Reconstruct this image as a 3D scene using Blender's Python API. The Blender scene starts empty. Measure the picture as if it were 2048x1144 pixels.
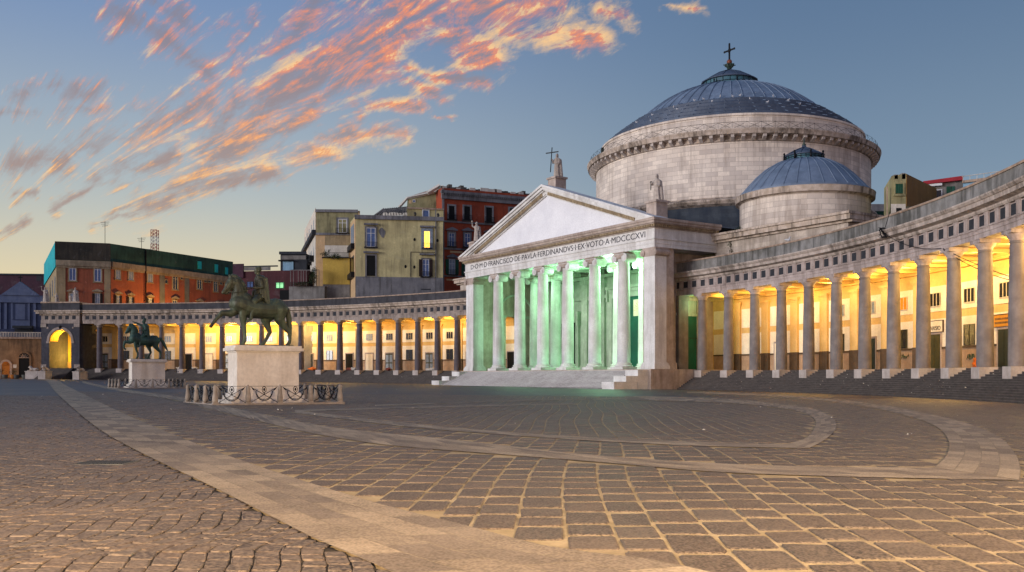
import bpy, math, random
import numpy as np
from mathutils import Vector, Matrix, noise
random.seed(7); rng = np.random.default_rng(7)
PI = math.pi
sc = bpy.context.scene
COL = sc.collection
# ---------------------------------------------------------------- camera
EYE, F, YH, SL = 1.5, 1900.0, 754.5, 0.0092      # eye height, focal length and horizon (2048 px wide photo), fall of the ground to the right
cam = bpy.data.cameras.new('camera'); camo = bpy.data.objects.new('camera', cam); COL.objects.link(camo)
cam.sensor_width = 36; cam.lens = 36 * F / 2048; cam.shift_y = (YH - 572) / 2048
cam.clip_start = 0.1; cam.clip_end = 6000
camo.location = (0, 0, EYE); camo.rotation_euler = (PI / 2, 0, 0)
sc.camera = camo
sc.view_settings.view_transform = 'Standard'; sc.view_settings.look = 'None'
sc.view_settings.exposure = 0.0; sc.view_settings.gamma = 1.0
sc.cycles.max_bounces = 6; sc.cycles.diffuse_bounces = 3; sc.cycles.glossy_bounces = 2
sc.cycles.sample_clamp_indirect = 4.0; sc.cycles.use_denoising = True

def rgb(h):
    h = h.lstrip('#'); c = [int(h[i:i + 2], 16) / 255 for i in (0, 2, 4)]
    return tuple(((x + .055) / 1.055) ** 2.4 if x > .04045 else x / 12.92 for x in c)
def P(px, py, Z): return Vector(((px - 1024) * Z / F, Z, EYE + (YH - py) * Z / F))
def gz(x): return -SL * x
def groundZ(px, py): return EYE * F / (py - YH - SL * (px - 1024))
def G(px, py):
    Z = groundZ(px, py); x = (px - 1024) * Z / F
    return Vector((x, Z, gz(x)))

# ---------------------------------------------------------------- node expression helper
class X:
    def __init__(s, nt, sock): s.nt, s.s = nt, sock
    def _m(s, op, *a, clamp=False):
        n = s.nt.nodes.new('ShaderNodeMath'); n.operation = op; n.use_clamp = clamp
        for i, v in enumerate((s,) + a):
            if isinstance(v, X): s.nt.links.new(v.s, n.inputs[i])
            else: n.inputs[i].default_value = v
        return X(s.nt, n.outputs[0])
    def __add__(s, o): return s._m('ADD', o)
    __radd__ = __add__
    def __sub__(s, o): return s._m('SUBTRACT', o)
    def __rsub__(s, o): return s._m('MULTIPLY', -1.0)._m('ADD', o)
    def __mul__(s, o): return s._m('MULTIPLY', o)
    __rmul__ = __mul__
    def __truediv__(s, o): return s._m('DIVIDE', o)
    def clamp(s): return s._m('ADD', 0.0, clamp=True)
    def max(s, o): return s._m('MAXIMUM', o)
    def min(s, o): return s._m('MINIMUM', o)
    def pow(s, o): return s._m('POWER', o)
    def sqrt(s): return s._m('SQRT')
    def ramp(s, a, b):            # smooth step from a to b
        n = s.nt.nodes.new('ShaderNodeMapRange'); n.interpolation_type = 'SMOOTHSTEP'
        s.nt.links.new(s.s, n.inputs[0]); n.inputs[1].default_value = a; n.inputs[2].default_value = b
        return X(s.nt, n.outputs[0])
def cv(nt, c):
    n = nt.nodes.new('ShaderNodeRGB'); n.outputs[0].default_value = (*c, 1); return X(nt, n.outputs[0])
def mix(nt, f, a, b):
    n = nt.nodes.new('ShaderNodeMix'); n.data_type = 'RGBA'
    for i, v in ((0, f), (6, a), (7, b)):
        if isinstance(v, X): nt.links.new(v.s, n.inputs[i])
        elif i == 0: n.inputs[i].default_value = v
        else: n.inputs[i].default_value = (*v, 1)
    return X(nt, n.outputs[2])
def comb(nt, x, y, z=0.0):
    n = nt.nodes.new('ShaderNodeCombineXYZ')
    for i, v in enumerate((x, y, z)):
        if isinstance(v, X): nt.links.new(v.s, n.inputs[i])
        else: n.inputs[i].default_value = v
    return X(nt, n.outputs[0])
def sep(nt, v):
    n = nt.nodes.new('ShaderNodeSeparateXYZ'); nt.links.new(v.s, n.inputs[0])
    return [X(nt, o) for o in n.outputs]
def vscale(nt, v, sx, sy, sz):
    n = nt.nodes.new('ShaderNodeVectorMath'); n.operation = 'MULTIPLY'
    nt.links.new(v.s, n.inputs[0]); n.inputs[1].default_value = (sx, sy, sz); return X(nt, n.outputs[0])
def nz(nt, v, scale, detail=4, rough=.55, dist=0.0):
    n = nt.nodes.new('ShaderNodeTexNoise'); nt.links.new(v.s, n.inputs['Vector'])
    n.inputs['Scale'].default_value = scale; n.inputs['Detail'].default_value = detail
    n.inputs['Roughness'].default_value = rough; n.inputs['Distortion'].default_value = dist
    return X(nt, n.outputs[0])

# ---------------------------------------------------------------- world: dusk sky with sunset clouds
w = bpy.data.worlds.new('World'); sc.world = w; w.use_nodes = True
nt = w.node_tree; nt.nodes.clear()
tc = nt.nodes.new('ShaderNodeTexCoord'); d = X(nt, tc.outputs['Generated'])
dx, dy, dz = sep(nt, d)
hor = (dx * dx + dy * dy).sqrt().max(.001)
el = (dz / hor)                                   # tangent of the elevation
az = dx / dy.max(.05)
warm = (az * -1.5 + .50).ramp(0, 1)               # the sunset side lies to the left
front = dy.ramp(-.3, .4)
zen = mix(nt, warm, rgb('5e7898'), rgb('7590b8'))
mid = mix(nt, warm, rgb('8197ab'), rgb('b4bfc0'))
low = mix(nt, warm, rgb('a6b2b6'), rgb('f8dda0'))
col = mix(nt, el.ramp(.0, .22), low, mid)
col = mix(nt, el.ramp(.12, .42), col, zen)
col = mix(nt, el.ramp(.4, 2.5), col, rgb('50709c'))
col = mix(nt, el.ramp(.07, -.05), col, rgb('e8c690'))
back = mix(nt, el.ramp(-.05, .9), rgb('b7a8b5'), rgb('6c88b4'))
col = mix(nt, front, back, col)
# clouds, laid out by direction (u, v are tangents of azimuth and elevation)
u = az * (F / 1000) + 1.024
v = dz / dy.max(.05) * (F / 1000)
wob = nz(nt, comb(nt, u, v), 7, 4, .6)
wob2 = nz(nt, comb(nt, v, u, 3.3), 7, 4, .6)
uu = u + (wob - .5) * .09; vv = v + (wob2 - .5) * .09
pv = comb(nt, uu, vv)
caps = [(110,415,200,365,14,1),(200,365,330,315,24,1),(35,330,130,318,34,1),(150,300,260,270,30,.9),(240,275,420,205,42,.85),(420,205,470,130,26,.6),
 (235,20,330,80,36,1),(330,80,430,160,38,.9),(310,0,395,60,28,.8),(395,60,480,50,20,.5),(475,150,515,30,24,.8),
 (290,400,430,330,40,.95),(400,300,480,200,34,.9),(430,310,560,210,46,1),(560,210,680,90,55,1.05),(680,90,830,0,62,1.1),(560,110,640,0,36,.95),
 (500,285,620,215,34,.95),(620,215,740,120,32,1),(740,120,870,30,38,1.05),(850,30,1000,15,66,1.05),(1000,20,1120,15,40,.9),(1000,60,1195,72,26,.9),
 (880,70,980,110,42,.95),(1200,4,1258,34,20,.8),(1335,8,1410,12,13,.8),(820,135,965,162,20,1.05),(690,165,790,150,30,.9),(790,155,880,195,22,.85),(740,215,835,222,18,.9),
 (560,292,640,298,20,.8),(635,268,805,280,20,.9),(300,385,400,372,22,.85),(370,372,545,345,30,.95),(450,305,650,300,32,.8),
 (40,190,120,170,26,.75),(110,195,215,165,28,.8),(0,225,80,232,20,.7),(100,222,215,205,18,.65),(0,462,50,435,14,.9),(30,395,65,390,12,.9),(185,455,270,430,13,.75),(215,440,260,405,12,.7),
 (860,235,900,235,10,.8),(700,195,720,250,16,.5)]
cov = None
for x0, y0, x1, y1, wd, st in caps:
    a = Vector((x0 / 1000, (YH - y0) / 1000, 0)); b = Vector((x1 / 1000, (YH - y1) / 1000, 0)); ab = b - a
    def vm(op, A, B=None, out=0):
        n = nt.nodes.new('ShaderNodeVectorMath'); n.operation = op
        nt.links.new(A.s, n.inputs[0])
        if isinstance(B, X): nt.links.new(B.s, n.inputs[1])
        elif B is not None: n.inputs[1].default_value = B
        return n
    n1 = vm('SUBTRACT', pv, a); s1 = X(nt, n1.outputs[0])
    n2 = vm('DOT_PRODUCT', s1, ab / max(ab.length_squared, 1e-9)); t = X(nt, n2.outputs['Value']).clamp()
    n3 = nt.nodes.new('ShaderNodeVectorMath'); n3.operation = 'SCALE'; n3.inputs[0].default_value = ab; nt.links.new(t.s, n3.inputs['Scale'])
    n4 = vm('DISTANCE', s1, X(nt, n3.outputs[0])); dist = X(nt, n4.outputs['Value'])
    c = dist * (-st * 1000 / (wd * 1.75)) + st
    cov = c if cov is None else cov.max(c)
ca, sa = math.cos(math.radians(38)), math.sin(math.radians(38))
ru = u * ca + v * sa; rv = v * ca - u * sa
fx = u + .12; fy = v - .20
rad = (fx * fx + fy * fy).sqrt(); th = fy._m('ARCTAN2', fx)
fan = lambda o, k=0.0: nz(nt, comb(nt, rad * 4.0 + o, th * 15 + o * 1.6, k), 1.0, 6, .62, .5)
fine = lambda o: nz(nt, comb(nt, ru * .6 + o, rv * 1.2 + o * 1.5, 1.0), 17, 12, .74, .5)
s1 = fan(0.0); s2 = fan(.10); n1_ = fine(0.0); n2_ = fine(.006)
dens = (cov.max(-1) * 1.0 - .33 + (s1 - .5) * 2.3 + (n1_ - .5) * 2.0)
alpha = dens.ramp(-.14, .85) * front
lit = ((s1 - s2) * 4.5 + (n1_ - n2_) * 2.6 + .38 + (fan(3.0, 4.0) - .5) * 2.0 + (u - .45) * .8 - (dens - .3).max(0) * .5 + (.30 - cov.max(0) * .45)).clamp()
gold = mix(nt, el.ramp(.13, .34), rgb('ffc272'), rgb('f5946c'))
gold = mix(nt, lit.ramp(.7, 1.0), gold, rgb('ffcf92'))
grey = mix(nt, el.ramp(.15, .4), rgb('a8938c'), rgb('8c8695'))
cc = mix(nt, lit.ramp(.05, .85), grey, gold)
col = mix(nt, alpha * .93, col, cc)
bg = nt.nodes.new('ShaderNodeBackground'); nt.links.new(col.s, bg.inputs[0]); bg.inputs[1].default_value = 1.0
out = nt.nodes.new('ShaderNodeOutputWorld'); nt.links.new(bg.outputs[0], out.inputs[0])
w.cycles.sampling_method = 'MANUAL'; w.cycles.sample_map_resolution = 512

# the after-glow behind the camera, broad and soft
def sun(vec, strength, ang, colr):
    l = bpy.data.lights.new('sun', 'SUN'); l.energy = strength; l.angle = math.radians(ang); l.color = colr
    o = bpy.data.objects.new('sun', l); COL.objects.link(o); o.rotation_euler = Vector(vec).to_track_quat('-Z', 'Y').to_euler()
sun((.82, .46, -.12), 2.75, 22, (1.0, .95, .95))
def lamp(name, loc, power, colr, rad=.25, parent=None):
    l = bpy.data.lights.new(name, 'POINT'); l.energy = power; l.color = colr; l.shadow_soft_size = rad
    o = bpy.data.objects.new(name, l); COL.objects.link(o); o.location = loc
    return o
# the square's own street lamps, behind and beside the camera
lamp('street_light', (-9, -4, 6.2), 27000, (1.0, .71, .42), .35)
lamp('street_light', (13, -2, 6.2), 34000, (1.0, .70, .41), .35)
lamp('street_light', (46, 30, 9), 22000, (1.0, .62, .38), .35)

# ---------------------------------------------------------------- materials
MC = {}
def mat(name, c, c2=None, rough=.85, var=.22, scale=.6, fine=6.0, stain=None, stain_amt=.5, bump=.25, metal=0.0, brick=None, emit=None, vcol=False, spec=.3, streak=True, bscale=None, speck=None, patch=None):
    if name in MC: return MC[name]
    m = bpy.data.materials.new(name); m.use_nodes = True; nt = m.node_tree
    bs = nt.nodes['Principled BSDF']
    g = nt.nodes.new('ShaderNodeNewGeometry'); p = X(nt, g.outputs['Position'])
    if isinstance(c, str): c = rgb(c)
    if c2 is None: c2 = tuple(x * (1 - var * 1.6) for x in c)
    elif isinstance(c2, str): c2 = rgb(c2)
    n1 = nz(nt, p, scale, 5, .6); n2 = nz(nt, p, fine, 4, .6)
    base = mix(nt, n1.ramp(.3, .7), c, c2)
    hgt = n2
    if brick:
        bw, bh, mort, mc, bvar = brick
        uv = nt.nodes.new('ShaderNodeUVMap'); uvx = X(nt, uv.outputs[0])
        b = nt.nodes.new('ShaderNodeTexBrick'); nt.links.new(uvx.s, b.inputs['Vector'])
        b.inputs['Scale'].default_value = 1.0; b.inputs['Mortar Size'].default_value = mort
        b.inputs['Brick Width'].default_value = bw; b.inputs['Row Height'].default_value = bh
        b.inputs['Mortar Smooth'].default_value = .3; b.offset = .47
        b.inputs['Color1'].default_value = (1, 1, 1, 1); b.inputs['Color2'].default_value = (1 - bvar, 1 - bvar, 1 - bvar * .9, 1)
        b.inputs['Mortar'].default_value = (mc, mc, mc, 1); b.inputs['Bias'].default_value = -.15
        def brickmul(base):
            mm = nt.nodes.new('ShaderNodeMix'); mm.data_type = 'RGBA'; mm.blend_type = 'MULTIPLY'; mm.inputs[0].default_value = 1
            nt.links.new(base.s, mm.inputs[6]); nt.links.new(b.outputs[0], mm.inputs[7]); return X(nt, mm.outputs[2])
        if not speck: base = brickmul(base)
        fac = X(nt, b.outputs['Fac']); hgt = n2 * .5 - fac * 1.0
    if vcol:
        a = nt.nodes.new('ShaderNodeAttribute'); a.attribute_name = 'tint'
        mm = nt.nodes.new('ShaderNodeMix'); mm.data_type = 'RGBA'; mm.blend_type = 'MULTIPLY'; mm.inputs[0].default_value = 1
        nt.links.new(base.s, mm.inputs[6]); nt.links.new(a.outputs['Color'], mm.inputs[7]); base = X(nt, mm.outputs[2])
    dk = tuple(x * .62 for x in c)
    base = mix(nt, (n2.ramp(.62, .35)) * .35, base, dk)
    if stain:
        sv = nz(nt, vscale(nt, p, 1.3, 1.3, .12) if streak else p, .9 if streak else .35, 6, .7)
        sv2 = nz(nt, p, .12, 3, .6)
        base = mix(nt, (sv * .65 + sv2 * .5).ramp(.52, .72) * stain_amt, base, rgb(stain))
    if patch:
        pn = nz(nt, p, .33, 8, .68, .6); pm_ = nz(nt, vscale(nt, p, 1, 1, .5), 1.7, 6, .7)
        base = mix(nt, pn.ramp(.58, .66) * .55, base, tuple(x * .62 + .05 for x in c))
        base = mix(nt, pm_.ramp(.60, .70) * .5, base, tuple(min(1, x * 1.25 + .05) for x in c))
        base = mix(nt, pm_.ramp(.42, .33) * .5, base, tuple(x * .5 for x in c))
    if speck:
        v_ = nt.nodes.new('ShaderNodeTexVoronoi'); v_.inputs['Scale'].default_value = speck[0]; nt.links.new(p.s, v_.inputs['Vector'])
        sp1 = X(nt, v_.outputs['Distance']) * .8 + nz(nt, p, speck[0] * .45, 5, .7) * .9
        base = mix(nt, sp1.ramp(.62, 1.05) * speck[1], base, tuple(min(1, x * 2.1 + .02) for x in c))
        base = mix(nt, sp1.ramp(.62, .40) * speck[1], base, tuple(x * .45 for x in c))
        base = mix(nt, nz(nt, p, 3.0, 5, .7).ramp(.45, .7) * .3, base, tuple(min(1, x * 1.35) for x in c))
        if brick: base = brickmul(base)
    nt.links.new(base.s, bs.inputs['Base Color'])
    bs.inputs['Roughness'].default_value = rough; bs.inputs['Metallic'].default_value = metal
    bs.inputs['Specular IOR Level'].default_value = spec
    if bump:
        bn = nt.nodes.new('ShaderNodeBump'); bn.inputs['Strength'].default_value = bump; bn.inputs['Distance'].default_value = bscale or .05
        nt.links.new(hgt.s, bn.inputs['Height']); nt.links.new(bn.outputs[0], bs.inputs['Normal'])
    if emit:
        ec, es = emit; bs.inputs['Emission Color'].default_value = (*rgb(ec), 1); bs.inputs['Emission Strength'].default_value = es
    MC[name] = m
    return m

M = {}
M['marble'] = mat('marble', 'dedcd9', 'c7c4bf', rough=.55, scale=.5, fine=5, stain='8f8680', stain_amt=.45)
M['tymp'] = mat('tympanum_plaster', 'e4e4e6', 'd6d6da', scale=.3, bump=.05)
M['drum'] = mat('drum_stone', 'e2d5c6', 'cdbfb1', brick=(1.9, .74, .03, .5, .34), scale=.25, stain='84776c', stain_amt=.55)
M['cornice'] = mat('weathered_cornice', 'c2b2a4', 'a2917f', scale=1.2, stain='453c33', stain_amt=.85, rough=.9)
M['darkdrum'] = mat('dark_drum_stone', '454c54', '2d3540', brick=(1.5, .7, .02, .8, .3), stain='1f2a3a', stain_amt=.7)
M['lead'] = mat('lead_sheet', '717e90', '5a6778', rough=.5, metal=.15, scale=.5, stain='8ba0b4', stain_amt=.3, spec=.5)
M['leaddark'] = mat('dark_lead_sheet', '465060', '353f50', rough=.55, metal=.15, stain='54677f', stain_amt=.3)
M['glassroof'] = mat('lantern_glass', '3e6674', '2b4a5a', rough=.6, spec=.3, bump=.03)
M['iron'] = mat('wrought_iron', '17181c', rough=.55, metal=.4, bump=.1)
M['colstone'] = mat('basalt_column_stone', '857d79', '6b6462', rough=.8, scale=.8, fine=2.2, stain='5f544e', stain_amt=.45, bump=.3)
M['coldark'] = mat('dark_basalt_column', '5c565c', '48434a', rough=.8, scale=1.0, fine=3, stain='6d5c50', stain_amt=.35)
M['plinth'] = mat('plinth_limestone', 'bdb2aa', 'a39890', scale=1.0, stain='6d645c', stain_amt=.3)
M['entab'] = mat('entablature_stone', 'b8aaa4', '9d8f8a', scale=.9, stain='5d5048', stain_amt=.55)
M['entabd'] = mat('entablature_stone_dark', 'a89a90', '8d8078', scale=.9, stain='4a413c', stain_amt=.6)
M['metope'] = mat('basalt_metope', '33363c', '26282e', scale=3)
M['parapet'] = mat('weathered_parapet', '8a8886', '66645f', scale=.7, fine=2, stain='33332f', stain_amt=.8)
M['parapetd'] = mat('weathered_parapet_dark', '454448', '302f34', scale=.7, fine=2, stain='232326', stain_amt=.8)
M['coping'] = mat('coping_stone', 'b49c88', '8f7a6a', scale=1.5, stain='4e443a', stain_amt=.5)
M['ochre'] = mat('ochre_plaster', 'dcb878', 'cda766', scale=.5, stain='a58350', stain_amt=.3, bump=.1)
M['panel'] = mat('cream_plaster_panel', 'efe3cb', 'e2d3b8', scale=.7, stain='b79a70', stain_amt=.25, bump=.08)
M['dado'] = mat('brown_stone_dado', '5c4a38', '4a3b2d', scale=1.2, stain='2c231b', stain_amt=.5)
M['dadolt'] = mat('worn_pink_dado', 'b89a7c', 'a08266', scale=1.2, stain='6d5a48', stain_amt=.5)
M['door'] = mat('dark_green_door', '26302a', '1c241f', rough=.6, scale=2, bump=.1)
M['doorbrown'] = mat('olive_wood_door', '4b4a2c', '3b3a24', rough=.6, scale=2, bump=.1)
M['teal'] = mat('teal_door', '0f5a48', '0a4538', rough=.5, bump=.08)
M['black'] = mat('black_opening', '0d0e10', rough=.9, bump=0)
M['steps'] = mat('basalt_steps', '4a4440', '35302f', scale=1.0, fine=4, stain='5a534e', stain_amt=.35)
M['wood'] = mat('window_wood', 'cfc4ae', rough=.6, bump=.05)
M['bronze'] = mat('green_bronze', '403f32', '29281f', rough=.5, metal=.2, scale=2.4, fine=5, stain='647760', stain_amt=.5, bump=.6)
M['bronzed'] = mat('dark_green_bronze', '2f4039', '202c27', rough=.6, metal=.1, scale=1.6, stain='4a7366', stain_amt=.4, bump=.3)
M['ped'] = mat('pedestal_marble', 'e2dace', 'd0c5b6', rough=.6, scale=.7, stain='8a7a6a', stain_amt=.35)
M['post'] = mat('travertine_post', 'a59a8e', '857b70', scale=2.5, stain='5d544c', stain_amt=.4)
M['statue'] = mat('statue_stone', 'bdb1a5', '9a8f86', scale=3, stain='6b6058', stain_amt=.5, bump=.3)
M['white'] = mat('white_paint', 'd8dade', rough=.5, bump=.02)
M['bluepane'] = mat('blue_window_glass', '38517e', '4a6390', rough=.15, scale=2, spec=.6, bump=0)
M['darkpane'] = mat('dark_window_glass', '1c2128', '12161c', rough=.15, scale=2, spec=.6, bump=0)
M['greypane'] = mat('curtained_glass', '8a97a5', '66727f', rough=.3, scale=3, bump=0)
M['litpane'] = mat('lit_window', 'ffd27a', emit=('ffb13c', 3.0), bump=0)
M['greenlit'] = mat('green_lit_window', 'a8f0b0', emit=('8de89a', .7), bump=0)

# ---------------------------------------------------------------- mesh helpers
def objmat(o): return WM.get(o.name) or Matrix.Identity(4)
WM = {}
class MB:
    def __init__(s): s.v = []; s.f = []; s.sm = []; s.uv = None
    def add(s, vs, fs, smooth=False):
        b = len(s.v); s.v += [tuple(x) for x in vs]; s.f += [tuple(b + i for i in f) for f in fs]; s.sm += [smooth] * len(fs); return s
    def box(s, x0, x1, y0, y1, z0, z1, M4=None):
        vs = [(x, y, z) for z in (z0, z1) for x, y in ((x0, y0), (x1, y0), (x1, y1), (x0, y1))]
        if M4 is not None: vs = [M4 @ Vector(q) for q in vs]
        return s.add(vs, [(3, 2, 1, 0), (4, 5, 6, 7), (0, 1, 5, 4), (1, 2, 6, 5), (2, 3, 7, 6), (3, 0, 4, 7)])
    def prism(s, poly, z0, z1, M4=None):          # poly in xy, counter-clockwise
        n = len(poly); zz0 = z0 if isinstance(z0, (list, tuple)) else [z0] * n; zz1 = z1 if isinstance(z1, (list, tuple)) else [z1] * n
        vs = [(p[0], p[1], a) for p, a in zip(poly, zz0)] + [(p[0], p[1], a) for p, a in zip(poly, zz1)]
        if M4 is not None: vs = [M4 @ Vector(q) for q in vs]
        return s.add(vs, [tuple(range(n))[::-1], tuple(range(n, 2 * n))] + [(i, (i + 1) % n, n + (i + 1) % n, n + i) for i in range(n)])
    def extr(s, poly, y0, y1, M4=None):           # poly in xz, extruded along y
        n = len(poly); vs = [(p[0], y0, p[1]) for p in poly] + [(p[0], y1, p[1]) for p in poly]
        if M4 is not None: vs = [M4 @ Vector(q) for q in vs]
        return s.add(vs, [tuple(range(n)), tuple(range(n, 2 * n))[::-1]] + [((i + 1) % n, i, n + i, n + (i + 1) % n) for i in range(n)])
    def lathe(s, prof, n=24, c=(0, 0, 0), a0=0.0, a1=2 * PI, smooth=True, caps=True):
        full = abs(a1 - a0 - 2 * PI) < 1e-6; m = n if full else n + 1
        vs = []
        for r, z in prof:
            for i in range(m):
                a = a0 + (a1 - a0) * i / n; vs.append((c[0] + r * math.cos(a), c[1] + r * math.sin(a), c[2] + z))
        fs = []
        for j in range(len(prof) - 1):
            for i in range(n if not full else m):
                k = (i + 1) % m
                if not full and i == m - 1: continue
                fs.append((j * m + i, j * m + k, (j + 1) * m + k, (j + 1) * m + i))
        s.add(vs, fs, smooth)
        if caps and full:
            b = len(s.v) - len(vs)
            if prof[-1][0] > 1e-4: s.f.append(tuple(b + (len(prof) - 1) * m + i for i in range(m))); s.sm.append(False)
            if prof[0][0] > 1e-4: s.f.append(tuple(b + i for i in range(m))[::-1]); s.sm.append(False)
        return s
    def tube(s, pts, r, n=6, M4=None, closed=False):
        pts = [Vector(p) for p in pts]; N = len(pts); vs = []
        for i, p in enumerate(pts):
            if closed: t = pts[(i + 1) % N] - pts[i - 1]
            else: t = pts[min(i + 1, N - 1)] - pts[max(i - 1, 0)]
            t.normalize(); up = Vector((0, 0, 1)) if abs(t.z) < .9 else Vector((0, 1, 0))
            a = t.cross(up).normalized(); b = a.cross(t)
            rr = r[i] if isinstance(r, (list, tuple)) else r
            for k in range(n):
                an = 2 * PI * k / n; q = p + a * math.cos(an) * rr + b * math.sin(an) * rr
                vs.append(M4 @ q if M4 is not None else q)
        fs = [(i * n + k, i * n + (k + 1) % n, ((i + 1) % N) * n + (k + 1) % n, ((i + 1) % N) * n + k) for i in range(N if closed else N - 1) for k in range(n)]
        if not closed: fs += [tuple(range(n))[::-1], tuple((N - 1) * n + k for k in range(n))]
        return s.add(vs, fs, n > 4)
    def blob(s, p0, r0, p1=None, r1=None, n=12, k=5):       # tapered capsule
        p0 = Vector(p0); p1 = Vector(p1) if p1 is not None else p0 + Vector((0, 0, 1e-3)); r1 = r0 if r1 is None else r1
        ax = (p1 - p0); L = ax.length; ax.normalize(); q = ax.to_track_quat('Z', 'Y')
        prof = [(r0 * math.sin(PI / 2 * i / k), -r0 * math.cos(PI / 2 * i / k)) for i in range(k + 1)] + [(r1 * math.cos(PI / 2 * i / k), L + r1 * math.sin(PI / 2 * i / k)) for i in range(k + 1)]
        prof[0] = (1e-3, -r0); prof[-1] = (1e-3, L + r1)
        vs = [p0 + q @ Vector((r * math.cos(2 * PI * j / n), r * math.sin(2 * PI * j / n), z)) for r, z in prof for j in range(n)]
        m = len(prof); fs = [(a * n + j, a * n + (j + 1) % n, (a + 1) * n + (j + 1) % n, (a + 1) * n + j) for a in range(m - 1) for j in range(n)]
        fs += [tuple(range(n))[::-1], tuple((m - 1) * n + j for j in range(n))]
        return s.add(vs, fs, True)
    def ell(s, c, r, n=14, m=8, rot=None):
        vs = []; c = Vector(c)
        for i in range(m + 1):
            th = PI * i / m; rr = max(math.sin(th), .01)
            for j in range(n):
                a = 2 * PI * j / n; q = Vector((r[0] * rr * math.cos(a), r[1] * rr * math.sin(a), -r[2] * math.cos(th)))
                vs.append(c + (rot @ q if rot else q))
        fs = [(a * n + j, a * n + (j + 1) % n, (a + 1) * n + (j + 1) % n, (a + 1) * n + j) for a in range(m) for j in range(n)]
        fs += [tuple(range(n))[::-1], tuple(m * n + j for j in range(n))]
        return s.add(vs, fs, True)
    def mesh(s, name, m, uv=None):
        me = bpy.data.meshes.new(name); me.from_pydata(s.v, [], s.f)
        me.polygons.foreach_set('use_smooth', s.sm)
        if uv:
            l = me.uv_layers.new(name='UVMap'); co = np.array(s.v); dat = np.zeros((len(me.loops), 2))
            for p in me.polygons:
                nn = p.normal; ids = [me.loops[i].vertex_index for i in p.loop_indices]
                if uv == 'cyl':
                    an = [math.atan2(co[i][1], co[i][0]) for i in ids]; c0 = math.atan2(p.center.y, p.center.x); R = math.hypot(p.center.x, p.center.y)
                    for li, i, a in zip(p.loop_indices, ids, an):
                        while a - c0 > PI: a -= 2 * PI
                        while a - c0 < -PI: a += 2 * PI
                        dat[li] = (a * (s.uvR or R), co[i][2])
                else:
                    for li, i in zip(p.loop_indices, ids):
                        c = co[i]
                        dat[li] = (c[0], c[1]) if abs(nn.z) > .7 else ((-nn.y * c[0] + nn.x * c[1]), c[2])
            l.data.foreach_set('uv', dat.ravel())
        me.materials.append(m if not isinstance(m, str) else M[m]); me.update(); return me
    uvR = None
def link(name, me, parent=None, world=False, loc=None, rotz=0.0):
    o = bpy.data.objects.new(name, me); COL.objects.link(o)
    if loc is not None: o.location = loc
    o.rotation_euler = (0, 0, rotz)
    m = Matrix.Translation(o.location) @ Matrix.Rotation(rotz, 4, 'Z')
    if parent is not None:
        o.parent = parent; pm = WM[parent.name]
        if world: o.matrix_parent_inverse = pm.inverted()
        else: m = pm @ m
    WM[o.name] = m
    return o
def part(name, mb, m, parent, world=False, uv=None, loc=None, rotz=0.0): return link(name, mb.mesh(name, m, uv), parent, world, loc, rotz)
def thing(name, label, cat, loc=(0, 0, 0), rotz=0.0, group=None):
    o = link(name, None, loc=Vector(loc), rotz=rotz); tag(o, label, cat, group); return o
def tag(o, label, cat, group=None):
    o['label'] = label; o['category'] = cat
    if group: o['group'] = group
    return o
def single(name, mb, m, label, cat, loc=(0, 0, 0), rotz=0.0, group=None, uv=None):
    return tag(link(name, mb.mesh(name, m, uv), loc=Vector(loc), rotz=rotz), label, cat, group)
def struct(name, me): o = link(name, me); o['kind'] = 'structure'; return o
def remesh(mb, m, name, voxel, smooth=2):
    me = mb.mesh(name, m); o = bpy.data.objects.new('tmp', me); COL.objects.link(o)
    r = o.modifiers.new('r', 'REMESH'); r.mode = 'VOXEL'; r.voxel_size = voxel; r.use_smooth_shade = True
    s = o.modifiers.new('s', 'SMOOTH'); s.iterations = smooth; s.factor = .6
    dg = bpy.context.evaluated_depsgraph_get(); dg.update()
    nm = bpy.data.meshes.new_from_object(o.evaluated_get(dg)); nm.name = name
    bpy.data.objects.remove(o); bpy.data.meshes.remove(me)
    nm.materials.clear(); nm.materials.append(M[m] if isinstance(m, str) else m)
    nm.polygons.foreach_set('use_smooth', [True] * len(nm.polygons))
    return nm
def instance(name, me, parent, loc, rotz=0.0): return link(name, me, parent, False, loc, rotz)

# ================================================================ THE GROUND
BA_L = [(60,757.2),(88,760),(110,783),(150,820),(200,860),(260,895),(330,930),(400,963),(470,998),(540,1034),(620,1075),(700,1110),(790,1150),(900,1210)]
BA_R = [(84,757.2),(108,758.5),(140,775),(190,800),(250,829),(330,863),(420,899),(500,928),(600,961),(690,989),(780,1015),(870,1038),(940,1055),(1010,1074),(1080,1092),(1150,1104),(1240,1113),(1330,1126),(1480,1160)]
BB_U = [(165,762),(220,774),(350,793),(425,808),(550,834),(650,853),(750,865),(850,874),(1024,893),(1124,905),(1324,921),(1524,931),(1724,935),(1869,936)]
BB_L = [(165,766),(220,779),(350,800),(415,817),(500,838),(600,862),(700,880),(800,893),(1024,911),(1224,927),(1424,944),(1624,952),(1824,957),(2039,961)]
BB_I = [(1869,936),(1896,905),(1894,875),(1869,852),(1824,835),(1749,817),(1649,802),(1524,792),(1449,789),(1374,786)]
BB_O = [(2039,961),(2041,935),(2029,905),(1999,875),(1949,852),(1874,832),(1774,812),(1674,799),(1574,791),(1474,785.5),(1374,783.5)]
BC_O = [(590,821),(700,834),(851,850),(1024,865),(1224,877),(1424,885),(1574,889)]
BC_L = [(590,826),(700,840),(825,855),(1024,871),(1224,884),(1424,893),(1619,897)]
BC_I2 = [(1574,889),(1614,875),(1631,850),(1624,834),(1589,821),(1524,812),(1449,806),(1350,802),(1250,800)]
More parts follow.
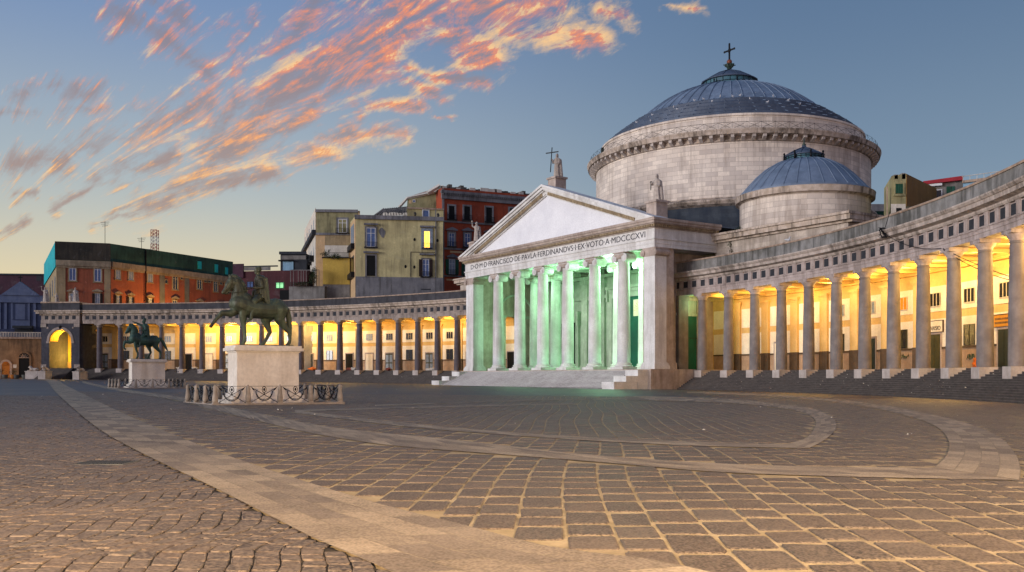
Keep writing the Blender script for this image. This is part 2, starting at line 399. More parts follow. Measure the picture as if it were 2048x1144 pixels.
BC_O2 = [(1619,897),(1654,877),(1673,853),(1659,832),(1614,815),(1549,807),(1474,799.5),(1399,795.5),(1300,793),(1250,792.5)]
BD_U = [(590,820.5),(800,814.5),(1024,809),(1150,806.5)]
BD_L = [(590,823),(800,817),(1024,811.5),(1150,809)]
BE_U = [(750,810),(1024,800.5),(1250,796)]
BE_L = [(750,812),(1024,802.5),(1250,798)]
def ground_curve(pts, step):
    q = [G(*p) for p in pts]; out_ = []
    # Catmull-Rom through the traced points, resampled on the ground
    for i in range(len(q) - 1):
        p0, p1, p2, p3 = q[max(i - 1, 0)], q[i], q[i + 1], q[min(i + 2, len(q) - 1)]
        n = max(2, int((p2 - p1).length / step))
        for j in range(n):
            t = j / n; out_.append(.5 * ((2 * p1) + (-p0 + p2) * t + (2 * p0 - 5 * p1 + 4 * p2 - p3) * t * t + (-p0 + 3 * p1 - 3 * p2 + p3) * t ** 3))
    out_.append(q[-1]); return out_
def resample(c, n):
    c = np.array([tuple(p)[:2] for p in c]); s = np.r_[0, np.cumsum(np.hypot(*np.diff(c, axis=0).T))]
    t = np.linspace(0, s[-1], n); return np.c_[np.interp(t, s, c[:, 0]), np.interp(t, s, c[:, 1])], s[-1]
band_polys = []
def band(name, U, L, z=.004, m='bandstone', rows=4):
    a = ground_curve(U, .5); b = ground_curve(L, .5)
    n = max(len(a), len(b)); a, la = resample(a, n); b, lb = resample(b, n)
    band_polys.append(np.r_[a, b[::-1]])
    W = float(np.mean(np.hypot(*(a - b).T))); mb = MB(); vs = []; uvs = []; s = 0
    for i in range(n):
        if i: s += float(np.hypot(*((a[i] + b[i] - a[i - 1] - b[i - 1]) / 2)))
        for k in range(rows + 1):
            p = a[i] * (1 - k / rows) + b[i] * k / rows; vs.append((p[0], p[1], gz(p[0]) + z)); uvs.append((s, k / rows * 2.4))
    fs = [(i * (rows + 1) + k, (i + 1) * (rows + 1) + k, (i + 1) * (rows + 1) + k + 1, i * (rows + 1) + k + 1) for i in range(n - 1) for k in range(rows)]
    me = bpy.data.meshes.new(name); me.from_pydata(vs, [], fs); l = me.uv_layers.new(name='UVMap')
    li = np.array([lp.vertex_index for lp in me.loops]); l.data.foreach_set('uv', np.array(uvs)[li].ravel())
    me.materials.append(BS); struct(name, me)
# band stone: bush-hammered pale slabs of differing tint
BS = mat('band_paving_stone', 'a4937b', '877863', rough=.8, scale=.9, fine=14, brick=(.86, .6, .022, .62, .5), stain='4d433b', stain_amt=.5, streak=False, bump=.5, bscale=.012, speck=(30, .28))
bt = [n for n in BS.node_tree.nodes if n.type == 'TEX_BRICK'][0]; bt.inputs['Bias'].default_value = .1
# pitted surface on the band stones and slabs
def pits(m, scale, strength, dist):
    nt = m.node_tree; bs = nt.nodes['Principled BSDF']; g = nt.nodes.new('ShaderNodeNewGeometry')
    vo = nt.nodes.new('ShaderNodeTexVoronoi'); vo.feature = 'F1'; vo.inputs['Scale'].default_value = scale; nt.links.new(g.outputs['Position'], vo.inputs['Vector'])
    n_ = nz(nt, X(nt, g.outputs['Position']), scale * .5, 5, .65)
    h = X(nt, vo.outputs['Distance']) * .5 + n_
    b = nt.nodes.new('ShaderNodeBump'); b.inputs['Strength'].default_value = strength; b.inputs['Distance'].default_value = dist
    nt.links.new(h.s, b.inputs['Height'])
    old = bs.inputs['Normal'].links
    if old: nt.links.new(old[0].from_socket, b.inputs['Normal'])
    nt.links.new(b.outputs[0], bs.inputs['Normal'])
pits(BS, 26, .7, .012)
band('pavement_band', BA_R, BA_L, .014)
band('pavement_band', BB_U, BB_L, .008)
band('pavement_band', BB_I, BB_O, .0115)
band('pavement_band', BC_O, BC_L, .008, rows=2)
band('pavement_band', BC_I2, BC_O2, .0115, rows=2)
band('pavement_band', BD_U, BD_L, .006, rows=1)
band('pavement_band', BE_U, BE_L, .006, rows=1)

def inpoly(pts, poly):
    x, y = pts[:, 0], pts[:, 1]; r = np.zeros(len(pts), bool); n = len(poly); j = n - 1
    for i in range(n):
        xi, yi = poly[i]; xj, yj = poly[j]
        c = ((yi > y) != (yj > y)) & (x < (xj - xi) * (y - yi) / (yj - yi + 1e-12) + xi); r ^= c; j = i
    return r
# left of the main band = fan cobbles, right of it = slabs
bandA = band_polys[0]; nA = len(bandA) // 2
edgeL = bandA[nA:][::-1]      # near-left edge, far to near
leftpoly = np.r_[edgeL, [[edgeL[-1][0] + 2, -20], [-400, -20], [-400, edgeL[0][1] + 2]]]
def stones(name, m, centres, hw, hl, ang, kind_, zt=0.0, gap=.02, jit=.03, tl=.003, gv=.17, gl=1.0, warp=None, cc=.8):
    """each stone: an eight-cornered top, slightly domed, with bevelled sides"""
    n = len(centres); base = np.array([(-1, -cc), (-cc - .06, -1), (cc + .06, -1), (1, -cc), (1, cc), (cc + .06, 1), (-cc - .06, 1), (-1, cc)])
    off = base[None] * np.stack([hw - gap, hl - gap * gl], -1)[:, None] + rng.normal(0, jit, (n, 8, 2)) * np.minimum(hw, hl)[:, None, None] * 1.0
    def ring(scale, inset, z):
        o = off * scale; c, s = np.cos(ang)[:, None], np.sin(ang)[:, None]
        x = centres[:, None, 0] + o[..., 0] * c - o[..., 1] * s; y = centres[:, None, 1] + o[..., 0] * s + o[..., 1] * c
        if warp is not None: x, y = warp(x, y)
        return np.stack([x, y, -SL * x + z], -1)
    tilt = rng.normal(0, .003, (n, 8)) + rng.normal(0, tl, (n, 1))
    t = ring(.90, 0, zt + tilt); mid = ring(.985, 0, zt - .005 + tilt); bo = ring(1.0, 0, np.full((n, 8), -.05))
    vs = np.concatenate([t, mid, bo], 1).reshape(-1, 3); b = (np.arange(n) * 24)[:, None, None]
    k = np.arange(8); k2 = (k + 1) % 8
    q = np.concatenate([np.stack([8 + k, 8 + k2, k2, k], -1), np.stack([16 + k, 16 + k2, 8 + k2, 8 + k], -1)])
    quads = (b + q[None]).reshape(-1, 4); tops = (b[:, :, 0] + k[None]).reshape(-1, 8)
    me = bpy.data.meshes.new(name); nl = len(quads) * 4 + len(tops) * 8
    me.vertices.add(len(vs)); me.vertices.foreach_set('co', vs.ravel()); me.loops.add(nl)
    me.loops.foreach_set('vertex_index', np.r_[quads.ravel(), tops.ravel()]); me.polygons.add(len(quads) + len(tops))
    me.polygons.foreach_set('loop_start', np.r_[np.arange(len(quads)) * 4, len(quads) * 4 + np.arange(len(tops)) * 8])
    me.polygons.foreach_set('loop_total', np.r_[np.full(len(quads), 4), np.full(len(tops), 8)])
    me.update(calc_edges=True)
    sh = np.ones(len(me.polygons), bool); sh[len(quads):] = False; me.polygons.foreach_set('use_smooth', sh)
    g = rng.normal(1, gv, n).clip(.5, 1.7); hue = rng.normal(0, .06, n)
    cols = np.repeat(np.stack([g * (1 + hue), g, g * (1 - hue), np.ones(n)], -1), 24, 0)
    at = me.color_attributes.new('tint', 'FLOAT_COLOR', 'POINT'); at.data.foreach_set('color', cols.ravel())
    me.materials.append(m); o = struct(name, me); return o
def inbands(c, grow=0):
    r = np.zeros(len(c), bool)
    for p in band_polys: r |= inpoly(c, p)
    return r
SLAB = mat('basalt_slab', '54483b', '3a3129', rough=.62, scale=1.5, fine=16, vcol=True, stain='6c5c4e', stain_amt=.35, streak=False, spec=.35, bump=.4, bscale=.01, speck=(34, .75))
pits(SLAB, 30, .9, .012)
COB = mat('basalt_cobble', '54483b', '39312a', rough=.6, scale=1.3, fine=12, vcol=True, stain='7b6a58', stain_amt=.4, streak=False, spec=.4, bump=.5, bscale=.012, speck=(26, .7))
pits(COB, 22, .8, .014)
# slabs: continuous courses that run away from the viewer, cross joints staggered
VX = .074; ZMAX = 78
def warp_s(x, y): return x + VX * y + .10 * np.sin(y * .33 + x * .5), y + .10 * np.sin(x * .45)
cs = []; x = -66.0
while x < 66:
    wd = random.uniform(.38, .54); y = 5 + random.uniform(0, 1)
    while y < ZMAX:
        ln = random.uniform(.62, 1.05)
        xc = x + wd / 2 + VX * (y + ln / 2)
        if abs(xc) < .58 * (y + ln) + 1.2: cs.append((x + wd / 2, y + ln / 2, wd / 2, ln / 2))
        y += ln
    x += wd
cs = np.array(cs); W_ = np.stack(warp_s(cs[:, 0], cs[:, 1]), -1)
keep = ~inpoly(W_, leftpoly) & ~inbands(W_)
for sx, sy in ((-1, -1), (1, -1), (1, 1), (-1, 1)):
    keep &= ~inbands(W_ + cs[:, 2:4] * np.array([sx, sy]) * .08)
cs = cs[keep]
stones('paving_slabs', SLAB, cs[:, :2], cs[:, 2], cs[:, 3], np.zeros(len(cs)), 's', 0.0, .018, .026, .002, .30, 2.4, warp_s, .84)
# cobbles laid in fans
def warp_c(x, y): return x + .30 * np.sqrt(np.sin(PI * (y + .8 * np.sin(x * .8)) / 2.5) ** 2 + .10), y + .06 * np.sin(x * 1.3)
cb = []; x = -62.0
while x < 8:
    y = 5 + random.uniform(0, .3); wd = random.uniform(.165, .215)
    while y < 62:
        ln = random.uniform(.20, .36) * (1 + .4 * (y > 26))
        if abs(x) < .58 * (y + ln) + 1.2: cb.append((x + wd / 2, y + ln / 2, wd / 2, ln / 2))
        y += ln
    x += wd
cb = np.array(cb); W_ = np.stack(warp_c(cb[:, 0], cb[:, 1]), -1)
keep = inpoly(W_, leftpoly) & ~inbands(W_)
cb = cb[keep]
stones('cobblestones', COB, cb[:, :2], cb[:, 2], cb[:, 3], np.zeros(len(cb)), 'c', 0.004, .005, .035, .0022, .27, 1.5, warp_c, .78)
# joints under the stones, then the paving far off
def sheet(name, poly, z, m, uv=True):
    me = bpy.data.meshes.new(name); me.from_pydata([(p[0], p[1], gz(p[0]) + z) for p in poly], [], [tuple(range(len(poly)))])
    if uv:
        l = me.uv_layers.new(name='UVMap')
        l.data.foreach_set('uv', np.array([(poly[lp.vertex_index][1], poly[lp.vertex_index][0]) for lp in me.loops]).ravel())
    me.materials.append(m); return struct(name, me)
MORT = mat('sandy_joint_mortar', 'b5a17e', '95835f', rough=.95, scale=2, fine=20, stain='5c4d40', stain_amt=.4, streak=False, bump=.5, bscale=.02)
DIRT = mat('dark_cobble_joints', '2c251e', '1a1512', rough=.95, scale=2.5, fine=20, stain='8a7858', stain_amt=.35, streak=False, bump=.4, bscale=.02)
FARP = mat('far_basalt_paving', '403b3c', '312e31', rough=.55, scale=.25, fine=2.2, brick=(1.0, .62, .02, 1.35, .25), stain='6b5f55', stain_amt=.35, streak=False, bump=.3, spec=.4)
sheet('ground', [(-900, -60), (1200, -60), (1200, 2600), (-1500, 2600)], -.010, MORT)
lp = [tuple(p) for p in edgeL[::3]] + [tuple(edgeL[-1]), (edgeL[-1][0] + 1, -20), (-300, -20), (-300, edgeL[0][1])]
sheet('cobble_bed', lp, -.008, DIRT)
farp = [(-320, ZMAX - .6), (200, ZMAX - .6), (200, 330), (-320, 330)]
sheet('piazza_paving', farp, -.005, FARP)
farl = [tuple(p) for p in edgeL if p[1] > 61.6][::2]; farl = farl + [(farl[-1][0], 61.6), (-200, 61.6), (-200, farl[0][1])]
sheet('piazza_paving', farl, -.002, FARP)

# ================================================================ THE COLONNADES
SP = 5.6289
class Arc:
    def __init__(s, X0, Y0, k, a0, left): s.X0, s.Y0, s.k, s.a0, s.left = X0, Y0, k, a0, left
    def at(s, S, dd=0.0):
        a = s.a0 + s.k * S
        x = s.X0 + (math.sin(a) - math.sin(s.a0)) / s.k; y = s.Y0 - (math.cos(a) - math.cos(s.a0)) / s.k
        n = (math.sin(a), -math.cos(a)) if s.left else (-math.sin(a), math.cos(a))
        return x + n[0] * dd, y + n[1] * dd
    def rot(s, S): a = s.a0 + s.k * S; return a + PI if s.left else a
    def frame(s, S, z0=0.0):
        x, y = s.at(S); return Matrix.Translation((x, y, gz(x) + z0)) @ Matrix.Rotation(s.rot(S), 4, 'Z')
RA = Arc(27.119, 135.309, -.0090951, -1.0725926, False)
LA = Arc(-10.846, 188.817, .0056948, -3.8800948, True)
ZB = EYE + 1.233        # foot of the shafts above the local ground (ground there = -SL*x)
def sweep(mb, arc, sect, S0, S1, step=1.9, smooth=False):
    n = max(1, int(abs(S1 - S0) / step)); m = len(sect); vs = []
    for i in range(n + 1):
        S = S0 + (S1 - S0) * i / n
        for dd, z in sect:
            x, y = arc.at(S, dd); vs.append((x, y, z + gz(x)))
    fl = arc.left ^ (S1 < S0); fs = []
    for i in range(n):
        for k in range(m):
            q = (i * m + k, (i + 1) * m + k, (i + 1) * m + (k + 1) % m, i * m + (k + 1) % m); fs.append(q if not fl else q[::-1])
    a = tuple(range(m)); b = tuple(n * m + k for k in range(m))
    fs += [a if fl else a[::-1], b[::-1] if fl else b]
    return mb.add(vs, fs, smooth)
def shaft_mesh(m):
    mb = MB(); R_ = lambda z: .70 - .13 * (max(z - .35, 0) / 9.45) ** 1.6
    cuts = [0, 2.35, 4.6, 6.7, 8.6, 9.8]
    for a, b in zip(cuts, cuts[1:]):
        mb.lathe([(R_(a + .02 + (b - a - .04) * t / 3), a + .02 + (b - a - .04) * t / 3) for t in range(4)], 20, caps=False)
        mb.lathe([(R_(b) - .015, b - .021), (R_(b) - .015, b + .021)], 20, caps=False)
    mb.lathe([(.62, 9.8), (.62, 9.9)], 20); mb.lathe([(.57, 9.9), (.57, 10)], 20); return mb.mesh('shaft', m)
def cap_mesh(m):
    mb = MB(); mb.lathe([(.57, 10), (.60, 10.02), (.60, 10.12), (.66, 10.2), (.84, 10.46), (.88, 10.56)], 20)
    mb.box(-.88, .88, -.88, .88, 10.56, 10.82); mb.box(-.93, .93, -.93, .93, 10.82, 10.9); return mb.mesh('capital', m)
def plinth_mesh(m):
    mb = MB(); mb.box(-.74, .74, -.86, .82, -1.6, 0); return mb.mesh('plinth', m)
SHR, SHL = shaft_mesh('colstone'), shaft_mesh('coldark')
CPR, CPL = cap_mesh('entab'), cap_mesh('entabd'); PLM = plinth_mesh('plinth')
# door and window kinds seen in the bays, nearest first
def bay(arc, S, root, low, up, litwall=True, sgn=1):
    """back wall of one bay, centred on S: cream panels above and below, an opening in each"""
    Fm = arc.frame(S); rz = arc.rot(S); wd = 6.6; x, y = arc.at(S)
    loc = Vector((x, y, gz(x))) ; k = (6.6 * (abs(arc.k)) + 1) if not arc.left else 1 + 6.6 * arc.k
    hw = SP * (1 + 6.6 * abs(arc.k)) / 2
    pw = hw - .85
    def lp(name, mb, m, parent=root): o = link(name, mb.mesh(name, m), root, True, loc, rz); return o
    mb = MB(); mb.box(-pw, pw, wd - .06, wd + .02, 2.75 + 2.35, 2.75 + 5.35); lp('wall_panel', mb, 'panel')
    mb = MB(); mb.box(-pw, pw, wd - .06, wd + .02, 2.75 + 6.15, 2.75 + 8.85); lp('wall_panel', mb, 'panel')
    mb = MB(); mb.box(-pw, pw, wd - .07, wd + .02, 2.75, 2.75 + 2.1); lp('dado_panel', mb, 'dadolt')
    mb = MB(); mb.box(-pw, pw, wd - .14, wd + .02, 2.75 + 2.12, 2.75 + 2.34); lp('dado_rail', mb, 'dado')
    # opening below
    def child(o, name, mb, m):
        c = link(name, mb.mesh(name, m), o, False); return c
    z0 = 2.75
    if low:
        if low in ('window', 'bigwindow'):
            a = .95; o = MB(); o.box(-a, a, wd - .11, wd - .03, z0 + 2.36, z0 + 4.5 + (.0)); p = lp('window', o, 'darkpane')
            c = MB()
            for xx in (-a, -.03, a - .08): c.box(xx, xx + .08, wd - .15, wd - .112, z0 + 2.36, z0 + 4.5)
            c.box(-a + .08, -.03, wd - .15, wd - .112, z0 + 3.5, z0 + 3.56); child(p, 'frame', c, 'doorbrown')
        else:
            a = 1.05; h = 3.95; o = MB(); mm = {'door': 'door', 'olive': 'doorbrown', 'black': 'black', 'glass': 'doorbrown', 'pale': 'panel'}[low]
            o.box(-a, -.02, wd - .16, wd - .03, z0, z0 + h - .25); o.box(.02, a, wd - .16, wd - .03, z0, z0 + h - .25); p = lp('door', o, mm)
            c = MB(); c.box(-a - .16, -a, wd - .2, wd, z0, z0 + h); c.box(a, a + .16, wd - .2, wd, z0, z0 + h); c.box(-a, a, wd - .2, wd, z0 + h - .25, z0 + h)
            child(p, 'frame', c, 'entab')
            c = MB()
            for xx in (-a + .12, .14):
                for z1, z2 in ((.3, 1.5), (1.75, 3.4)): c.box(xx, xx + .8, wd - .185, wd - .162, z0 + z1, z0 + z2)
            child(p, 'door_panel', c, mm if low != 'glass' else 'greypane')
    if up:
        a = .95; o = MB(); o.box(-a, a, wd - .11, wd - .03, z0 + 6.75, z0 + 8.1); p = lp('window', o, 'ochrelit' if up == 'lit' else ('greypane' if up == 'pale' else 'darkpane'))
        c = MB()
        for xx in (-a, -a + .62, a - .70, a - .08): c.box(xx, xx + .08, wd - .15, wd - .112, z0 + 6.75, z0 + 8.1)
        c.box(-a, a, wd - .15, wd - .105, z0 + 6.67, z0 + 6.75); c.box(-a, a, wd - .15, wd - .105, z0 + 8.1, z0 + 8.18); child(p, 'frame', c, 'wood')
    # pilaster on the far side of the bay
    Fp = arc.frame(S + SP / 2); x2, y2 = arc.at(S + SP / 2); l2 = Vector((x2, y2, gz(x2))); r2 = arc.rot(S + SP / 2)
    mb = MB(); mb.box(-.72, .72, wd - .28, wd, z0 + 2.4, z0 + 9.35); mb.box(-.85, .85, wd - .36, wd, z0 + 9.35, z0 + 9.5); mb.box(-.95, .95, wd - .46, wd, z0 + 9.5, z0 + 9.8)
    link('pilaster', mb.mesh('pilaster', 'ochre'), root, True, l2, r2)
    mb = MB(); mb.box(-.82, .82, wd - .32, wd, z0, z0 + 2.4); link('pilaster_base', mb.mesh('pilaster_base', 'dado'), root, True, l2, r2)
M['step_highlight'] = mat('painted_step_highlight', '625b56', '453f3c', scale=1.5, fine=5, stain='3d3a38', stain_amt=.6, streak=False)  # lighter tone: light on the step edges put into the colour
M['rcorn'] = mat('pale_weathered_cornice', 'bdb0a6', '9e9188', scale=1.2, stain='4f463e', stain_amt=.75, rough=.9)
M['ochrelit'] = mat('orange_blind', 'e08a20', 'c87818', bump=0)
def colonnade(arc, label, S0, S1, cols, bays, dark, lights):
    root = thing('colonnade', label, 'colonnade', (*arc.at((S0 + S1) / 2), gz(arc.at((S0 + S1) / 2)[0])), 0)
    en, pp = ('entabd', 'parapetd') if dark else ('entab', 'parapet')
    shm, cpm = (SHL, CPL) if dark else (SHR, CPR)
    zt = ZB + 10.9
    for i in cols:
        S = i * SP; x, y = arc.at(S); rz = arc.rot(S)
        c = link('column', shm, root, True, Vector((x, y, gz(x) + ZB)), rz)
        link('capital', cpm, c); link('plinth', PLM, c)
    # steps
    mb = MB(); n = 14; st = ZB / n; sec = [(7.2, -.3)] + [(-5.2, -.3)]
    pts = [(-4.05, -.3)]
    for k in range(n): pts += [(-4.05 + k * .37, (k + 1) * st - .02), (-4.05 + (k + 1) * .37, (k + 1) * st - .02)]
    pts += [(7.2, ZB - .02), (7.2, -.3)]
    sweep(mb, arc, pts, S0, S1, 1.9); part('steps', mb, 'steps', root, True)
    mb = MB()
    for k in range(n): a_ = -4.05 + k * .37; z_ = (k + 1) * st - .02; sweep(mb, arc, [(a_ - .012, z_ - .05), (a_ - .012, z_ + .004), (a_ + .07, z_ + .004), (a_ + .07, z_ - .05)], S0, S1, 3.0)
    part('step_edge_highlights', mb, 'step_highlight', root, True)['kind'] = 'stuff'  # paler strips added in place of light caught on the treads
    # entablature: architrave, frieze, cornice
    mb = MB(); sweep(mb, arc, [(-.72, zt), (-.72, zt + .42), (-.77, zt + .44), (-.77, zt + .78), (-.86, zt + .80), (-.86, zt + .9), (.7, zt + .9), (.7, zt)], S0, S1)
    part('architrave', mb, en, root, True)
    mb = MB(); sweep(mb, arc, [(-.70, zt + .9), (-.70, zt + 2.02), (.7, zt + 2.02), (.7, zt + .9)], S0, S1); fr = part('frieze', mb, en, root, True)
    tri = MB(); met = MB(); gu = MB(); t = SP / 3; i0 = int(S0 / t) - 1
    for i in range(i0, int(S1 / t) + 2):
        S = i * t
        if S0 + .3 < S < S1 - .3:
            Fm = arc.frame(S)
            for q in (-.36, -.12, .12): tri.box(q + .02, q + .22, -.80, -.70, zt + .95, zt + 1.96, Fm)
            tri.box(-.42, .42, -.83, -.70, zt + 1.96, zt + 2.06, Fm)
            for q in range(6): gu.box(-.36 + q * .13, -.29 + q * .13, -.84, -.775, zt + .70, zt + .79, Fm)
        S = (i + .5) * t
        if S0 + .5 < S < S1 - .5:
            Fm = arc.frame(S); met.box(-.44, .44, -.735, -.70, zt + 1.02, zt + 1.9, Fm)
    part('triglyphs', tri, en, root, True)['kind'] = 'stuff'
    part('guttae', gu, en, root, True)['kind'] = 'stuff'
    part('metopes', met, 'metope', root, True)['kind'] = 'stuff'
    mb = MB(); z = zt + 2.02
    sweep(mb, arc, [(-.9, z + .04), (-1.0, z + .2), (-1.0, z + .35), (-1.55, z + .5), (-1.60, z + .85), (-1.68, z + .87), (-1.85, z + 1.08), (-1.85, z + 1.2), (.7, z + 1.3), (.7, z)], S0, S1)
    part('cornice', mb, 'rcorn' if not dark else 'cornice', root, True)
    mb = MB(); sweep(mb, arc, [(-.75, z + 1.3), (-.75, z + 2.70), (-.1, z + 2.70), (-.1, z + 1.25)], S0, S1); part('parapet', mb, pp, root, True)
    mb = MB(); sweep(mb, arc, [(-.86, z + 2.70), (-.9, z + 2.84), (-.82, z + 2.92), (0, z + 2.95), (0, z + 2.70)], S0, S1); part('coping', mb, 'coping', root, True)
    # vaulted corridor: ceiling, back wall, roof
    mb = MB(); sweep(mb, arc, [(.7, zt + .02), (6.6, zt + .02), (6.6, zt + .3), (.7, zt + .3)], S0, S1); part('ceiling', mb, 'ochre', root, True)
    mb = MB()
    for i in range(i0 // 3 - 1, int(S1 / SP) + 2):
        if S0 + .6 < i * SP < S1 - .6: mb.box(-.35, .35, .7, 6.3, zt - .35, zt + .015, arc.frame(i * SP))
    part('ceiling_beam', mb, 'ochre', root, True)['kind'] = 'stuff'
    mb = MB(); sweep(mb, arc, [(6.6, -.3), (6.6, z + 1.2), (7.3, z + 1.2), (7.3, -.3)], S0, S1); part('back_wall', mb, 'ochre', root, True)
    mb = MB(); sweep(mb, arc, [(6.1, zt - .5), (6.2, zt - .25), (6.0, zt + .0), (6.59, zt + .0), (6.59, zt - .5)], S0, S1)
    part('wall_cornice', mb, 'ochre', root, True)
    mb = MB(); sweep(mb, arc, [(.71, z + 1.22), (.71, z + 1.32), (7.3, z + 1.5), (7.3, z + 1.22)], S0, S1); part('roof', mb, 'parapetd', root, True)
    for S, low, up in bays: bay(arc, S, root, low, up)
    for S, pw in lights:
        x, y = arc.at(S, 3.0); lamp('ceiling_lamp', (x, y, gz(x) + zt - .9), pw * 1.12 * random.uniform(.6, 1.3), (1.0, .62, .17), .22)
    return root
def end_pilaster(arc, root, k, m):
    mb = MB(); mb.box(-.55, .55, -.7, 1.1, ZB, ZB + 10.3); mb.box(-.7, .7, -.85, 1.2, ZB + 10.3, ZB + 10.9); mb.box(-.65, .65, -.8, 1.2, -.2, ZB); x, y = arc.at(k * SP)
    link('end_pilaster', mb.mesh('end_pilaster', m), root, True, Vector((x, y, gz(x))), arc.rot(k * SP))
kinds = ['window', 'door', 'pale', 'window', 'olive', 'black', 'glass', 'window']; ups = ['dark', 'pale', 'dark', 'dark', None, 'pale']
rb = [(-.5 * SP, None, None), (.5 * SP, None, None), (1.5 * SP, 'pale', None), (2.5 * SP, 'window', 'pale'), (3.5 * SP, 'window', 'pale'), (4.5 * SP, 'door', 'pale'), (5.5 * SP, 'window', 'lit'),
      (6.5 * SP, 'olive', 'dark'), (7.5 * SP, 'window', 'dark'), (8.5 * SP, 'door', 'dark'), (9.5 * SP, 'window', 'dark'), (10.5 * SP, 'door', 'dark'), (11.5 * SP, 'window', 'dark'), (12.5 * SP, 'door', 'dark')]
right_col = colonnade(RA, 'sweeping grey stone colonnade right of the church, its arcade lit yellow', -1.05 * SP, 14 * SP, range(0, 14), rb, False,
    [(S * SP, p) for S, p in ((.2, 350), (1.5, 500), (2.6, 900), (4, 900), (5.2, 900), (6.4, 1100), (7.6, 1300), (8.8, 1500), (10, 1700), (11.2, 1700), (12.5, 1500))])
end_pilaster(RA, right_col, -.87, 'colstone')
lb = []
for i in range(-2, 19): lb.append(((i + .5) * SP, ['door', 'window', 'glass', 'window', 'glass', 'pale', 'black', 'window'][i % 8], ['dark', 'dark', 'dark', 'dark', 'dark', 'pale', None, 'pale'][i % 8]))
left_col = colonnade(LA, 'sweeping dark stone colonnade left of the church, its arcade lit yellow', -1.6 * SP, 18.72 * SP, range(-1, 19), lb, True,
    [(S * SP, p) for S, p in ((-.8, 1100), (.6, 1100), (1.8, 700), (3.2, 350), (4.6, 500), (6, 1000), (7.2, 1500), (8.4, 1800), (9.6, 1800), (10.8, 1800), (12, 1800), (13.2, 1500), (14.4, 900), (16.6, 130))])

# ================================================================ THE CHURCH
M['marbled'] = mat('weathered_warm_lit_marble', 'b9a99d', '9a8b80', rough=.7, scale=.8, fine=4, stain='6e5c50', stain_amt=.6)  # weathering, with the side walls' warm light put into the brown
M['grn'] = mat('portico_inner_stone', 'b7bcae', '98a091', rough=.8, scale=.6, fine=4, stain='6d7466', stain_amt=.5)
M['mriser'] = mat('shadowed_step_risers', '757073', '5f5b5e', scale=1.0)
M['ink'] = mat('inlaid_lettering', '3a3b42', rough=.7, bump=0)
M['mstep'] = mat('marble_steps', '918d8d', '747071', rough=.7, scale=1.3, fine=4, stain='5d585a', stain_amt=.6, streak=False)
M['block'] = mat('church_block_stone', 'c6b9ab', 'a4978a', brick=(1.5, .65, .02, .7, .3), scale=.6, stain='6b6256', stain_amt=.5)
CH = thing('church', 'domed neoclassical church with a green-lit temple portico and inscribed pediment', 'church', (6.25, 154.05, 0), math.atan2(-.837, .548))
FL = 2.65; AT = 19.65
def cpart(name, mb, m, parent=CH, uv=None, loc=None): return part(name, mb, m, parent, False, uv, loc)
# podium and front steps
mb = MB(); mb.box(-26.2, 26.2, -1.7, 17, -1.2, FL - .02); cpart('podium', mb, 'marbled')
mb = MB(); n = 15; st = FL / n; pts = [(-23, -1.2)]
poly = [(-1.71, -1.2)]
for k in range(n - 1): poly += [(-1.71 - k * .42, FL - (k + 1) * st), (-1.71 - (k + 1) * .42, FL - (k + 1) * st)]
poly += [(-1.71 - (n - 1) * .42, -1.2)]
R90 = Matrix.Rotation(PI / 2, 4, 'Z')      # extr makes xz polygons along y: turn so that x -> y
mb.extr([(p[0], p[1]) for p in poly], 23.1, -23.1, R90); cpart('steps', mb, 'mstep')
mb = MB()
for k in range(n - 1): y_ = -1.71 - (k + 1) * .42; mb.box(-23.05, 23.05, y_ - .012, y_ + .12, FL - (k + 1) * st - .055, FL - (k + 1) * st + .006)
cpart('step_edge_highlights', mb, 'marble')['kind'] = 'stuff'  # pale strips, painting lit edges onto the portico steps
for s in (-1, 1):
    for k, (y0, y1, zt_) in enumerate(((-3.7, -1.71, FL - .15), (-5.8, -3.7, FL - .98), (-7.9, -5.8, FL - 1.75))):
        mb = MB(); x0, x1 = sorted((s * 23.1, s * 25.8)); mb.box(x0 + .05, x1 - .05, y0 + .05, y1, -1.2, zt_ - .22); mb.box(x0, x1, y0, y1, zt_ - .8, zt_); cpart('step_cheek', mb, 'marble')
